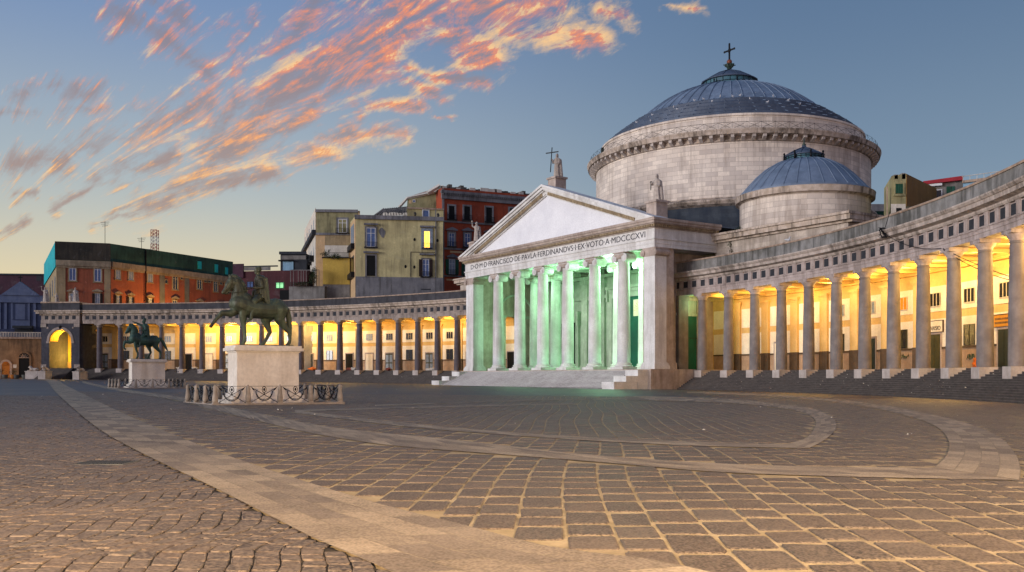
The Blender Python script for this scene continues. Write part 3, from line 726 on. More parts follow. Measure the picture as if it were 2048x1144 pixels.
# columns
def ionic(r0, r1, h):
    sh = MB(); sh.lathe([(r0 * 1.02, .95), (r0, 1.1)] + [(r0 - (r0 - r1) * (t ** 1.7), 1.1 + (h - 2.25) * t) for t in (0, .2, .4, .6, .8, 1)] + [(r1 + .06, h - 1.12), (r1 + .06, h - 1.0)], 28)
    ba = MB(); ba.box(-r0 * 1.38, r0 * 1.38, -r0 * 1.38, r0 * 1.38, 0, .38)
    ba.lathe([(r0 * 1.34, .38), (r0 * 1.4, .48), (r0 * 1.34, .6), (r0 * 1.15, .63), (r0 * 1.12, .72), (r0 * 1.2, .78), (r0 * 1.2, .88), (r0 * 1.03, .95)], 28)
    ca = MB(); ca.lathe([(r1 + .02, h - 1.0), (r1 + .22, h - .78), (r1 + .26, h - .6)], 24); ca.box(-r1 * 1.3, r1 * 1.3, -r1 * 1.18, r1 * 1.18, h - .62, h - .3)
    ca.box(-r1 * 1.42, r1 * 1.42, -r1 * 1.3, r1 * 1.3, h - .2, h)
    vo = MB()
    for s in (-1, 1):
        for (ra, y0, y1) in ((.60, -1.02, 1.02), (.36, -1.08, 1.08), (.16, -1.14, 1.14)):
            vs = [(s * r1 * 1.42 + ra * math.cos(a), yy * r1 * 1.15, h - .80 + ra * math.sin(a)) for yy in (y0, y1) for a in [2 * PI * i / 18 for i in range(18)]]
            vo.add(vs, [tuple(range(18)), tuple(range(18, 36))[::-1]] + [((i + 1) % 18, i, 18 + i, 18 + (i + 1) % 18) for i in range(18)], False)
    vo.box(-r1 * 1.5, r1 * 1.5, -r1 * 1.16, r1 * 1.16, h - .42, h - .2)
    return sh.mesh('shaft', 'marble'), ba.mesh('column_base', 'marble'), ca.mesh('capital', 'marbled'), vo.mesh('volutes', 'marble')
IO = ionic(.98, .82, 17.0)
def put_column(x, y):
    c = link('column', IO[0], CH, False, Vector((x, y, FL)))
    for nm, me in zip(('column_base', 'capital', 'volutes'), IO[1:]): link(nm, me, c)
for k in range(6): put_column(1.27 + 6.84 * (k - 2.5), 0)
for x in (-15.5, -9, 8, 14.2): put_column(x, 7.6)
# corner piers with their capitals, side walls with an arched way to the colonnades
for s in (-1, 1):
    mb = MB(); cx = s * 24.5
    pa, pb = (23.55, 25.85) if s > 0 else (-25.85, -23.3)
    mb.box(pa, pb, -.65, 1.5, FL, AT - 1.2)
    for e, z0, z1 in ((.36, 0, .4), (.3, .4, .62), (.2, .62, .8), (.1, .8, .95)): mb.box(pa - e, pb + e, -.65 - e, 1.5 + e, FL + z0, FL + z1)
    p = cpart('corner_pier', mb, 'marble')
    cx = (pa + pb) / 2; mb = MB(); mb.box(pa - .08, pb + .08, -.73, 1.58, AT - 1.2, AT - .85); mb.box(pa - .15, pb + .15, -.75, 1.6, AT - .85, AT - .25); mb.box(pa - .25, pb + .25, -.74, 1.7, AT - .25, AT - .01)
    for sx in (-1, 1):
        for ra, yy, yk in ((.46, -.9, 1.75), (.28, -.95, 1.8), (.13, -1.0, 1.85)):
            vs = [(cx + sx * 1.28 + ra * math.cos(a), y_, AT - .72 + ra * math.sin(a)) for y_ in (yy, yk) for a in [2 * PI * i / 18 for i in range(18)]]
            mb.add(vs, [tuple(range(18)), tuple(range(18, 36))[::-1]] + [((i + 1) % 18, i, 18 + i, 18 + (i + 1) % 18) for i in range(18)])
    link('capital', mb.mesh('capital', 'marbled'), p)
    # side wall, pierced from y 6.6 to 10.9
    x0, x1 = (20.9, 22.3) if s > 0 else (-25.45, -23.6); mb = MB()
    mb.box(x0, x1, 1.51, 6.6, FL, AT); mb.box(x0, x1, 10.9, 16.2, FL, AT); mb.box(x0, x1, 6.6, 10.9, FL + 10.2, AT)
    cpart('side_wall', mb, 'marbled')
    if s > 0:
        mb = MB(); mb.box(22.31, 25.4, 1.51, 3.3, FL + .9, AT); mb.box(22.31, 25.75, 1.51, 3.6, FL, FL + .9); cpart('side_pilaster', mb, 'marbled')
        mb = MB(); mb.box(21.9, 22.1, 6.6, 10.9, FL, FL + 7.9); dd_ = cpart('door', mb, 'teal'); c = MB(); c.box(22.1, 22.16, 8.7, 8.8, FL, FL + 7.9); c.box(22.1, 22.2, 6.6, 10.9, FL + 4.6, FL + 4.7); link('door_panel', c.mesh('door_panel', 'door'), dd_)
        mb = MB(); mb.box(21.9, 22.25, 6.6, 10.9, FL + 7.9, FL + 8.3); mb.box(21.95, 22.05, 6.6, 10.9, FL + 8.3, FL + 10.2); cpart('door_lintel', mb, 'grn')
        lamp('portico_light_leak', WM[CH.name] @ Vector((24.3, 8.9, FL + 9.6)), 160, (.40, 1.0, .52), .15)  # stands in for green light leaking out of the porch
    # blind arch drawn by a moulding inside the porch
    mb = MB(); xi = 20.9 if s > 0 else -23.6; pts = [(xi - s * .0, 8.75 + 3.9 * math.cos(a), FL + 10.3 + 3.9 * math.sin(a)) for a in [PI * i / 20 for i in range(21)]]
    mb.tube([(xi - s * .05, *p[1:]) for p in pts], .24, 6); xa, xb = sorted((xi - s * .25, xi))
    mb.box(xa, xb, 4.4, 6.6, FL + 9.9, FL + 10.4); mb.box(xa, xb, 10.9, 13.4, FL + 9.9, FL + 10.4)
    cpart('arch_moulding', mb, 'grn')
# back wall of the porch with its doors
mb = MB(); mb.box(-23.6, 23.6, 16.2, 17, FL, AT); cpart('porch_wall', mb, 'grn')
def churchdoor(x0, x1, h, m, label=None, leaf=True):
    mb = MB(); mb.box(x0, x1, 15.98, 16.18, FL, FL + h); o = cpart('door', mb, m)
    if label: o['label'] = label
    c = MB(); c.box(x0 - .9, x0, 15.7, 16.2, FL, FL + h + .0); c.box(x1, x1 + .9, 15.7, 16.2, FL, FL + h); c.box(x0 - .9, x1 + .9, 15.7, 16.2, FL + h, FL + h + .9)
    c.box(x0 - 1.3, x1 + 1.3, 15.2, 16.2, FL + h + 1.5, FL + h + 2.0); c.box(x0 - 1.1, x1 + 1.1, 15.55, 16.2, FL + h + .9, FL + h + 1.5)
    for xx in (x0 - 1.2, x1 + .8): c.box(xx, xx + .4, 15.3, 16.2, FL + h - .6, FL + h + 1.5)
    link('door_frame', c.mesh('door_frame', 'grn'), o)
    if leaf:
        c = MB(); xm = (x0 + x1) / 2
        for a, b in ((x0 + .3, xm - .25), (xm + .25, x1 - .3)):
            for z0, z1 in ((.4, h * .3), (h * .34, h * .62), (h * .66, h - .4)): c.box(a, b, 15.92, 15.98, FL + z0, FL + z1)
        link('door_panel', c.mesh('door_panel', m), o)
    return o
dr = churchdoor(-3.6, 4.7, 12.6, 'teal', 'tall teal door')
c = MB(); c.box(2.0, 4.2, 15.8, 15.9, FL + 9.2, FL + 12); o = link('notice_panel', c.mesh('notice_panel', 'panel'), dr)
rays = MB()
for k in range(7): a = PI * (.5 + k / 12); rays.add([(4.15, 15.79, FL + 10.2), (4.15 + 2.0 * math.cos(a - .03), 15.79, FL + 10.2 + 1.6 * math.sin(a - .03)), (4.15 + 2.0 * math.cos(a + .03), 15.79, FL + 10.2 + 1.6 * math.sin(a + .03))], [(0, 1, 2)])
link('notice_rays', rays.mesh('notice_rays', 'ochre'), dr)
churchdoor(-19.2, -14.2, 8.9, 'black', None, False); churchdoor(14.4, 19.2, 8.9, 'black', None, False)
for x in (-22.2, -11.5, -6.6, 7.6, 11.8, 21.9):
    mb = MB(); mb.box(x - .85, x + .85, 15.7, 16.2, FL + .9, AT - 1.4); mb.box(x - 1.1, x + 1.1, 15.5, 16.2, FL, FL + .9); mb.box(x - 1.1, x + 1.1, 15.5, 16.2, AT - 1.4, AT - .6); cpart('pilaster', mb, 'grn')
mb = MB(); mb.box(-23.6, 23.6, 15.3, 16.2, AT - .6, AT - .05); mb.box(-23.6, 23.6, 15.75, 16.19, AT - 4.2, AT - 3.6); cpart('wall_cornice', mb, 'grn')
mb = MB(); mb.box(-23.4, 23.4, 1.1, 17, AT + .9, AT + 1.3)
for k in range(7): x = 1.27 + 6.84 * (k - 3); mb.box(x - .5 - 0, x + .5, 1.1, 15.2, AT - .02, AT + .9)
for y in (6.9, 8.2): mb.box(-23.4, 23.4, y - .35, y + .35, AT - .03, AT + .86)
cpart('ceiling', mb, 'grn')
mb = MB(); x0 = 25.5
# entablature in three runs: front, left side, right side
def runs(mb, z0, z1, e, back=11.3):
    mb.box(-25.9 - e, 25.9 + e, -.75 - e, 1.1, z0, z1)
    mb.box(-25.9 - e, -23.3, 1.1, back, z0, z1); mb.box(20.9, 25.9 + e, 1.1, back, z0, z1)
mb = MB(); runs(mb, AT, AT + .5, 0); runs(mb, AT + .5, AT + 1.1, .06); runs(mb, AT + 1.1, AT + 1.3, .2); cpart('architrave', mb, 'marble')
mb = MB(); runs(mb, AT + 1.3, AT + 2.65, .03); fz = cpart('frieze', mb, 'marble')
mb = MB(); runs(mb, AT + 2.65, AT + 2.8, .2); runs(mb, AT + 3.12, AT + 3.25, .62); runs(mb, AT + 3.25, AT + 3.6, .85); runs(mb, AT + 3.6, AT + 3.95, 1.0); cpart('cornice', mb, 'marbled')
M['dent'] = mat('stained_dentils', 'b5a283', '8f7d62', scale=2, stain='5f5140', stain_amt=.5)
mb = MB(); runs(mb, AT + 2.8, AT + 3.12, .3)
for i in range(150): x = -26.1 + i * .3505; mb.box(x, x + .2, -1.32, -1.05, AT + 2.8, AT + 3.12)
for i in range(34): y = -1.3 + i * .36; mb.box(26.2, 26.45, y, y + .2, AT + 2.8, AT + 3.12)
cpart('dentils', mb, 'dent')
# the inscription
fc = bpy.data.curves.new('inscription', 'FONT'); fc.body = 'D\u00b7O\u00b7M\u00b7D\u00b7FRANCISCO\u00b7DE\u00b7PAVLA\u00b7FERDINANDVS\u00b7I\u00b7EX\u00b7VOTO\u00b7A\u00b7MDCCCXVI'
fc.extrude = .012; fo = bpy.data.objects.new('tmp', fc); COL.objects.link(fo)
dg = bpy.context.evaluated_depsgraph_get(); dg.update(); tm = bpy.data.meshes.new_from_object(fo.evaluated_get(dg)); bpy.data.objects.remove(fo)
co = np.zeros(len(tm.vertices) * 3); tm.vertices.foreach_get('co', co); co = co.reshape(-1, 3)
lo, hi = co.min(0), co.max(0); sx = 47.9 / (hi[0] - lo[0]); sz = .86 / (hi[1] - lo[1])
new = np.stack([(co[:, 0] - lo[0]) * sx - 23.9, -.80 - co[:, 2] * .8, (co[:, 1] - lo[1]) * sz + AT + 1.52], -1)
tm.vertices.foreach_set('co', new.ravel()); tm.materials.clear(); tm.materials.append(M['ink']); tm.update(); tm.name = 'inscription'
link('inscription', tm, fz)
# pediment
CZ = AT + 3.95; AP = 32.6; sl = (AP - CZ) / 26.9
mb = MB(); mb.extr([(-23.5, CZ), (23.5, CZ), (0, AP - 1.2)], -.62, -.1); cpart('pediment', mb, 'tymp')
mb = MB()
for s in (-1, 1):
    def rk(off0, off1, y0, y1, xs=26.9):
        a = CZ + off0; pts = [(-s * 26.9, CZ + off0), (0, AP + off0), (0, AP + off1), (-s * 26.9, CZ + off1)]
        pts = []
        for off, rev in ((off0, 0), (off1, 1)):
            xe = 26.9 + off / sl if CZ + off < CZ else 26.9
            seg = [(-s * min(26.9, xe), max(CZ, CZ + off)), (0, AP + off)]; pts += seg[::-1] if rev else seg
        mb.extr(pts if s > 0 else pts[::-1], y0, y1)
    rk(-.35, 0, -1.85, 1); rk(-.8, -.352, -1.6, 1); rk(-1.0, -.802, -1.3, 1); rk(-1.75, -1.55, -.85, 1); rk(-1.548, -1.002, -1.0, .9)
cpart('raking_cornice', mb, 'marble')
al = math.atan(sl)
for s in (-1, 1):
    mb = MB()
    for i in range(78):
        x = 1.0 + i * .3; z = AP - x * sl - 1.02
        if z - .55 > CZ + .05: mb.box(-.1, .1, -1.22, -1.001, -.5, 0, Matrix.Translation((-s * x, 0, z)) @ Matrix.Rotation(-s * -al * -1, 4, 'Y'))
    cpart('raking_dentils', mb, 'dent')
mb = MB(); mb.extr([(-25.2, CZ + .02), (25.2, CZ + .02), (0, AP - 3.2)], 1.001, 24); cpart('portico_roof', mb, 'lead')
for x, y, h in ((0, 1.3, 34.0), (24.2, 1.2, 26.4), (-24.2, .6, 26.3)):
    mb = MB(); b = CZ if x else AP - 3.4; mb.box(x - 1.05, x + 1.05, y - 1.05, y + 1.05, b - .3, h - .3); mb.box(x - 1.25, x + 1.25, y - 1.25, y + 1.25, h - .3, h); cpart('statue_base', mb, 'marbled')
# body, blocks and drums
mb = MB(); mb.box(-25.4, 25.4, 17.01, 36, -1, CZ - .5); cpart('nave', mb, 'block', uv='box')
for s in (-1, 1):
    x0, x1 = sorted((s * 25.6, s * 48.6)); mb = MB(); mb.box(x0, x1, 11.3, 42, 16.2, 21.0); mb.box(x0 + .1, x1 - .1, 27, 41.9, -1, 16.19); cpart('chapel_block', mb, 'block', uv='box')
    mb = MB(); e0 = 0 if s > 0 else .9; e1 = .9 if s > 0 else 0
    mb.box(x0 - e0, x1 + e1, 10.9, 42.4, 21.0, 21.3); mb.box(x0 - e0 * 1.1, x1 + e1 * 1.1, 10.3, 42.9, 21.3, 21.95); mb.box(x0 - e0 * 1.2, x1 + e1 * 1.2, 10.05, 43, 21.95, 22.25)
    cpart('block_cornice', mb, 'cornice')
DC = Vector((-.8, 41.6, 0))
def ring(name, prof, m, c=DC, n=160, uv=None, uvR=None, smooth=True):
    mb = MB(); mb.uvR = uvR; mb.lathe(prof, n, smooth=smooth, caps=False); return cpart(name, mb, m, CH, uv, c)
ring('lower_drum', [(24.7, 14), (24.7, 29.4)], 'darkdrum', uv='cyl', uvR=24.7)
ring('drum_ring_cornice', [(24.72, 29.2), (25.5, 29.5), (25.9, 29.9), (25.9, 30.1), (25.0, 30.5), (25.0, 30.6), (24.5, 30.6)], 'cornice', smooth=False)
dw = ring('drum_wall', [(24.8, 30.5), (24.8, 39.6)], 'drum', uv='cyl', uvR=24.8)
mb = MB(); mb.box(-24.74 * 1 + 0, 0, 0, 0, 0, 0)
mb = MB(); a = math.radians(-112)
T = Matrix.Rotation(a, 4, 'Z'); mb.box(24.6, 24.85, -.75, .75, 24.2, 27.6, T); ld = cpart('drum_door', mb, 'leadblue' if 'leadblue' in M else 'lead', CH, None, DC); ld['label'] = 'small blue door'
ring('drum_cornice', [(24.8, 39.5), (25.1, 39.6), (25.1, 40.3), (26.3, 40.45), (26.4, 40.85), (26.5, 41.1), (26.5, 41.25), (23.0, 41.35)], 'cornice', smooth=False)
mb = MB()
for i in range(96):
    T = Matrix.Rotation(2 * PI * i / 96, 4, 'Z'); mb.prism([(25.05, -.27), (26.05, -.27), (26.05, .27), (25.05, .27)], [39.55, 40.0, 40.0, 39.55], 40.44, T)
o = cpart('drum_bracket', mb, 'plinth', CH, None, DC); o['kind'] = 'stuff'
ring('attic', [(24.0, 41.3), (24.0, 42.6), (23.7, 42.7), (23.7, 43.9), (23.9, 44.0), (23.9, 44.3), (23.0, 44.6)], 'drum', uv='cyl', uvR=24, smooth=False)
mb = MB(); T = Matrix.Rotation(math.radians(-120), 4, 'Z'); mb.box(23.6, 24.1, -.6, .6, 41.4, 44.0, T); o = cpart('attic_door', mb, 'door', CH, None, DC)
# railing round the drum: posts, rails and crossed bars
mb = MB(); NR = 72
for i in range(NR):
    a0, a1 = 2 * PI * i / NR, 2 * PI * (i + 1) / NR; r = 25.9
    p = lambda a, z: (r * math.cos(a), r * math.sin(a), z)
    for q in ((p(a0, 41.2), p(a0, 42.45)), (p(a0, 41.3), p(a1, 42.35)), (p(a0, 42.35), p(a1, 41.3)), (p(a0, 42.4), p(a1, 42.4))): mb.tube(q, .022, 4)
cpart('railing', mb, 'iron', CH, None, DC)
pr = [(23.2, 44.5)]
z = 44.5; r = 23.2
for k in range(5): pr += [(r, z + .45), (r - 1.12, z + .75)]; r -= 1.12; z += .82 if k else .75
pr = [(23.2, 44.4), (23.2, 44.9), (22.2, 45.25), (22.2, 45.75), (21.0, 46.15), (21.0, 46.65), (19.8, 47.05), (19.8, 47.5), (18.5, 47.95), (18.5, 48.4), (17.0, 48.9)]
ring('dome_steps', pr, 'leaddark', smooth=False)
dprof = [(17.0, 48.9), (15.9, 50.0), (14.5, 51.1), (12.8, 52.3), (10.8, 53.4), (8.4, 54.35), (5.8, 54.95), (5.0, 55.1)]
dome = ring('dome', dprof, 'lead')
mb = MB()
for i in range(56):
    a = 2 * PI * i / 56; mb.tube([(r * math.cos(a), r * math.sin(a), z + .05) for r, z in dprof[:-1]], .10, 4)
link('dome_ribs', mb.mesh('dome_ribs', 'lead'), dome)
mb = MB()
for i in range(56):
    a = 2 * PI * (i + .5) / 56
    for (ra, za), (rb_, zb_) in zip(pr[1::2], pr[2::2]): mb.tube([(ra * math.cos(a), ra * math.sin(a), za + .03), (rb_ * math.cos(a), rb_ * math.sin(a), zb_ + .03)], .07, 4)
link('dome_step_seams', mb.mesh('dome_step_seams', 'lead'), dome)
def lantern(c, r, z0, zg, zr, ball, name='lantern'):
    mb = MB(); mb.lathe([(r, z0), (r, zg)], 32, caps=False); l = cpart(name, mb, 'glassroof', CH, None, c)
    b = MB()
    for i in range(24): a = 2 * PI * i / 24; b.tube([(r * 1.01 * math.cos(a), r * 1.01 * math.sin(a), z0), (r * 1.01 * math.cos(a), r * 1.01 * math.sin(a), zg)], .05, 4)
    b.tube([(r * 1.01 * math.cos(2 * PI * i / 32), r * 1.01 * math.sin(2 * PI * i / 32), (z0 + zg) / 2) for i in range(32)], .05, 4, closed=True)
    link('glazing_bars', b.mesh('glazing_bars', 'iron'), l)
    b = MB(); b.lathe([(r * 1.08, zg - .1), (r * 1.08, zg + .08), (r * .55, zg + (zr - zg) * .62), (.3, zr), (.3, zr + .3)], 32)
    for i in range(12): a = 2 * PI * i / 12; b.tube([(r * 1.08 * math.cos(a), r * 1.08 * math.sin(a), zg + .1), (r * .55 * math.cos(a), r * .55 * math.sin(a), zg + (zr - zg) * .62 + .06), (.3 * math.cos(a), .3 * math.sin(a), zr + .05)], .06, 4)
    link('lantern_roof', b.mesh('lantern_roof', 'leaddark'), l)
    b = MB()
    for i in range(8):
        a = 2 * PI * (i + .3) / 8; q = (r * 1.12 * math.cos(a), r * 1.12 * math.sin(a)); b.lathe([(.16, z0), (.12, z0 + .8)], 6, (*q, 0)); b.ell((*q, z0 + 1.0), (.16, .16, .2), 8, 5)
    link('lantern_finial', b.mesh('lantern_finial', 'iron'), l)
    return l
ln = lantern(DC, 4.8, 54.9, 56.5, 58.9, True)
DZ = .15
b = MB(); b.lathe([(.35, 58.7), (.5, 59.3), (.95, 59.75), (.4, 59.8)], 10)
for i in range(6): a = 2 * PI * i / 6; b.tube([(.3 * math.cos(a), .3 * math.sin(a), 59.0), (.8 * math.cos(a), .8 * math.sin(a), 59.6), (1.15 * math.cos(a), 1.15 * math.sin(a), 59.7)], .09, 4)
link('finial_leaves', b.mesh('finial_leaves', 'bronzed'), ln, False, Vector((0, 0, DZ)))
M['copper'] = mat('copper_ball', '7a4430', rough=.5, metal=.3, bump=.05)
b = MB(); b.ell((0, 0, 60.25), (.5, .5, .5)); link('finial_ball', b.mesh('finial_ball', 'copper'), ln, False, Vector((0, 0, DZ)))
b = MB(); b.box(-.12, .12, -.12, .12, 60.7, 63.6); b.box(-1.25, 1.25, -.11, .11, 62.3, 62.55)
for x, z in ((-1.25, 62.42), (1.25, 62.42), (0, 63.6)): b.ell((x, 0, z), (.22, .13, .22), 8, 5)
for s in (-1, 1): b.tube([(s * .5, 0, 62.4), (0, 0, 62.9)], .06, 4); b.tube([(s * .5, 0, 62.4), (0, 0, 61.9)], .06, 4)
link('dome_cross', b.mesh('dome_cross', 'iron'), ln, False, Vector((0, 0, DZ)))
for s in (1, -1):
    SC = Vector((s * 32.8, 22, 0))
    ring('small_drum', [(9.15, 21.5), (9.15, 26.9)], 'drum', SC, 96, 'cyl', 9.15)
    ring('small_drum_cornice', [(9.15, 26.7), (9.4, 26.9), (9.75, 26.9), (9.8, 27.6), (9.85, 27.75), (8.7, 27.85)], 'cornice', SC, 96, smooth=False)
    pf = [(9.2, 27.7), (9.2, 28.1), (8.8, 28.5), (8.1, 29.3), (7.0, 30.5), (5.6, 31.7), (4.0, 32.6), (2.6, 33.05)]
    sd = ring('small_dome', pf, 'lead', SC, 96); mb = MB()
    for i in range(32): a = 2 * PI * i / 32; mb.tube([(r * math.cos(a), r * math.sin(a), z + .03) for r, z in pf[1:]], .07, 4)
    link('dome_ribs', mb.mesh('dome_ribs', 'lead'), sd)
    sl_ = lantern(SC, 2.6, 33.0, 33.7, 35.0, False, 'small_lantern')
    b = MB(); b.lathe([(.12, 35.2), (.3, 35.4), (.1, 35.7), (.03, 36.6)], 8); link('spike', b.mesh('spike', 'bronzed'), sl_)
# lamps inside the porch: green-white floodlights on the architrave's inner side
CM = WM[CH.name]
for x, y, z, pw in ((12.5, 3.6, 17.8, 5200), (19.5, 5.0, 16, 2800), (1.0, 3.6, 17.8, 2600), (-11, 4.2, 16.5, 950), (-20, 5, 9, 420)):
    lamp('portico_floodlight', CM @ Vector((x, y, z)), pw, (.40, 1.0, .52), .3)

# ================================================================ EQUESTRIAN MONUMENTS
ST = groundZ(528, 809) ; ZS = 49.9                     # distance of the nearer one
def monument(px, Z, label, glabel, variant, metal, rotl=math.atan2(.548, .837)):
    x = (px - 1024) * Z / F
    root = thing('equestrian_monument', label, 'monument', (x, Z, gz(x)), rotl)
    k = 49.9 / F * 1.0                                   # metres per photo pixel at the near monument
    H = 3.04                                             # top of the pedestal
    mb = MB(); L, W = 1.66, .80
    mb.box(-L, L, -W, W, .55, H - .36)
    b = MB(); b.box(-L - .42, L + .42, -W - .42, W + .42, 0, .2); b.box(-L - .22, L + .22, -W - .22, W + .22, .2, .42); b.box(-L - .1, L + .1, -W - .1, W + .1, .42, .55)
    p = part('pedestal', mb, 'ped', root); link('pedestal_base', b.mesh('pedestal_base', 'ped'), p)
    b = MB(); b.box(-L - .06, L + .06, -W - .06, W + .06, H - .36, H - .28); b.box(-L - .2, L + .2, -W - .2, W + .2, H - .28, H - .12); b.box(-L - .12, L + .12, -W - .12, W + .12, H - .12, H)
    link('pedestal_cap', b.mesh('pedestal_cap', 'ped'), p)
    # horse, in crop pixels of the photo: head towards -x
    kx, kz = k / 6.02 / .955, k / 6.02
    def q(cx, cy, y=0): return ((cx - 700) * kx, y, H + (1100 - cy) * kz)
    def r(px_): return px_ * kz
    h = MB(); B = h.blob
    for y in (-.16, .16):
        B(q(410, 600, y), r(105), q(560, 655, y), r(112)); B(q(560, 655, y), r(112), q(760, 660, y), r(104)); B(q(760, 660, y), r(104), q(880, 640, y), r(98))
    B(q(380, 600), r(85), q(470, 560), r(110)); B(q(640, 600), r(75), q(850, 600), r(82)); B(q(880, 610), r(95), q(930, 640), r(70))
    # neck and head
    B(q(410, 540), r(95), q(405, 420), r(75)); B(q(405, 430), r(76), q(380, 330), r(58)); B(q(360, 350), r(58), q(330, 330), r(52))
    B(q(330, 335), r(50), q(290, 380), r(42)); B(q(300, 375), r(44), q(250, 450), r(26)); B(q(250, 450), r(26), q(232, 470), r(22))
    B(q(345, 370), r(44), q(290, 430), r(26)); B(q(262, 478), r(16), q(300, 440), r(22))
    for y in (-.07, .07): B(q(316, 290, y), r(16), q(300, 252, y), r(5)); B(q(272, 385, y * 1.6), r(9))
    # mane
    for i in range(9):
        t = i / 8; cx, cy = 345 + 135 * t + 22 * math.sin(t * 3), 268 + 165 * t ** 1.5
        B(q(cx, cy, .03 * (-1) ** i), r(30), q(cx + 12, cy + 38, .05 * (-1) ** i), r(20))
    # legs: (list of joints, y)
    def leg(js, y): 
        for (a, b_) in zip(js, js[1:]): B(q(a[0], a[1], y), r(a[2]), q(b_[0], b_[1], y), r(b_[2]))
    if variant == 0:
        leg([(400, 660, 62), (320, 715, 46), (215, 715, 31), (150, 790, 22), (108, 850, 20), (92, 876, 22)], -.05)      # raised foreleg
        leg([(445, 660, 62), (435, 750, 44), (448, 860, 30), (462, 960, 21), (462, 1035, 22), (440, 1078, 24)], -.27)
        B(q(440, 1090, -.27), r(24), q(425, 1092, -.27), r(20))
    else:
        leg([(400, 650, 62), (320, 690, 46), (215, 690, 31), (190, 770, 22), (196, 830, 21), (225, 862, 21)], -.05)
        leg([(445, 660, 62), (435, 750, 42), (450, 860, 29), (485, 960, 21), (480, 1035, 22), (462, 1080, 24)], -.27)
    leg([(880, 660, 92), (870, 770, 64), (930, 860, 40), (985, 925, 27), (998, 1010, 20), (990, 1055, 22), (968, 1085, 25)], -.27)
    leg([(830, 680, 85), (740, 770, 58), (770, 860, 38), (795, 925, 27), (752, 1010, 20), (725, 1060, 22), (700, 1085, 25)], .25)
    # tail
    if variant == 0: tl = [(930, 590, 30), (985, 650, 34), (1008, 760, 36), (1012, 870, 34), (1018, 960, 24), (1014, 1010, 10)]
    else: tl = [(925, 600, 30), (1000, 590, 32), (1060, 680, 38), (1110, 790, 34), (1160, 880, 14)]
    for a, b_ in zip(tl, tl[1:]): B(q(*a[:2]), r(a[2]), q(*b_[:2]), r(b_[2])); B(q(a[0] + 14, a[1], .08), r(a[2] * .7), q(b_[0] + 10, b_[1], .1), r(b_[2] * .7))
    horse = link('horse', remesh(h, metal, 'horse', .024, 2), root)
    # bronze plate under the hooves
    b = MB(); b.box(-1.45, 1.45, -.6, .6, H, H + .05); link('bronze_base', b.mesh('bronze_base', metal), root)
    # reins
    b = MB(); b.tube([q(285, 462, -.16), q(380, 468, -.38), q(470, 440, -.40), q(560, 400, -.30)], .018, 6); b.tube([q(285, 462, .16), q(380, 468, .38), q(470, 440, .40), q(560, 400, .2)], .018, 6)
    b.tube([q(330, 300, -.19), q(290, 400, -.17), q(262, 440, -.12)], .016, 5)
    link('reins', b.mesh('reins', metal), horse)
    b = MB()
    for y in (-.2, .2): b.blob(q(800, 600, y * 1.5), r(50), q(840, 560, y), r(45)); b.blob(q(790, 640, y * 1.9), r(36), q(830, 540, y * .6), r(30))
    link('saddle_cloth', remesh(b, metal, 'saddle_cloth', .03, 2), horse)
    # rider
    m = MB(); B = m.blob
    B(q(645, 500), r(62), q(655, 400), r(56)); B(q(655, 400), r(58), q(655, 300), r(66))
    for y in (-.17, .17): B(q(655, 295, y), r(38), q(655, 330, y), r(40))
    B(q(650, 280), r(34), q(635, 225), r(27)); m.ell(q(632, 178), (r(38), r(33), r(47)), 14, 9)
    B(q(598, 178), r(8), q(592, 195), r(7)); B(q(610, 215), r(16), q(625, 205), r(20)); m.ell(q(645, 165), (r(36), r(36), r(40)))
    for y in (-.165, .165): B(q(640, 180, y * .95), r(9), q(638, 192, y * .9), r(7))
    if variant:
        for i in range(5): B(q(630 + i * 12, 125 - 3 * i), r(10), q(648 + i * 10, 95 + i * 8), r(7))
        B(q(640, 140), r(36), q(655, 130), r(30))
    for y in (-1, 1):
        B(q(640, 515, y * .2), r(52), q(560, 570, y * .42), r(40)); B(q(560, 570, y * .42), r(38), q(535, 690, y * .50), r(29)); B(q(535, 690, y * .5), r(28), q(520, 765, y * .48), r(18))
        B(q(522, 775, y * .48), r(19), q(472, 812, y * .50), r(13))
    # arms: near hand on the reins
    B(q(650, 310, -.28), r(32), q(660, 390, -.36), r(26)); B(q(660, 390, -.36), r(25), q(590, 405, -.33), r(18)); B(q(585, 402, -.33), r(17), q(560, 400, -.31), r(13))
    if variant:
        B(q(640, 300, .25), r(32), q(560, 255, .36), r(26)); B(q(560, 255, .36), r(25), q(450, 205, .40), r(17)); B(q(450, 205, .4), r(15), q(400, 190, .4), r(9))
    else:
        B(q(650, 310, .28), r(32), q(655, 400, .36), r(26)); B(q(655, 400, .36), r(25), q(600, 440, .3), r(18)); B(q(600, 440, .3), r(16), q(582, 500, .2), r(12))
    rd = link('rider', remesh(m, metal, 'rider', .02, 2), root)
    # cloak: folds falling from the shoulder over the horse's back
    c = MB()
    for i in range(11):
        t = i / 10; y = -.40 + .70 * t; fat = 13 + 8 * (i % 2); sp_ = (1 - abs(2 * t - .7))
        p1 = (662 + 30 * math.sin(t * PI), 258 + 26 * abs(t - .55)); p2 = (688 + 34 * math.sin(t * PI), 430); p3 = (700 + 70 * sp_ + 12 * (i % 3), 668 - 50 * abs(t - .35) - 14 * (i % 2))
        c.blob(q(*p1, y * .62), r(22), q(*p2, y * .95), r(fat + 3)); c.blob(q(*p2, y * .95), r(fat + 3), q(*p3, y * 1.12), r(fat - 3))
    for i in range(5): c.blob(q(628 + 20 * i, 262 + 6 * i, -.20 - .03 * i), r(20), q(640 + 26 * i, 470 + 45 * i, -.40 - .01 * i), r(12 + 4 * (i % 2)))
    c.blob(q(625, 255, -.1), r(24), q(690, 262, .1), r(26))
    link('cloak', remesh(c, metal, 'cloak', .02, 1), rd)
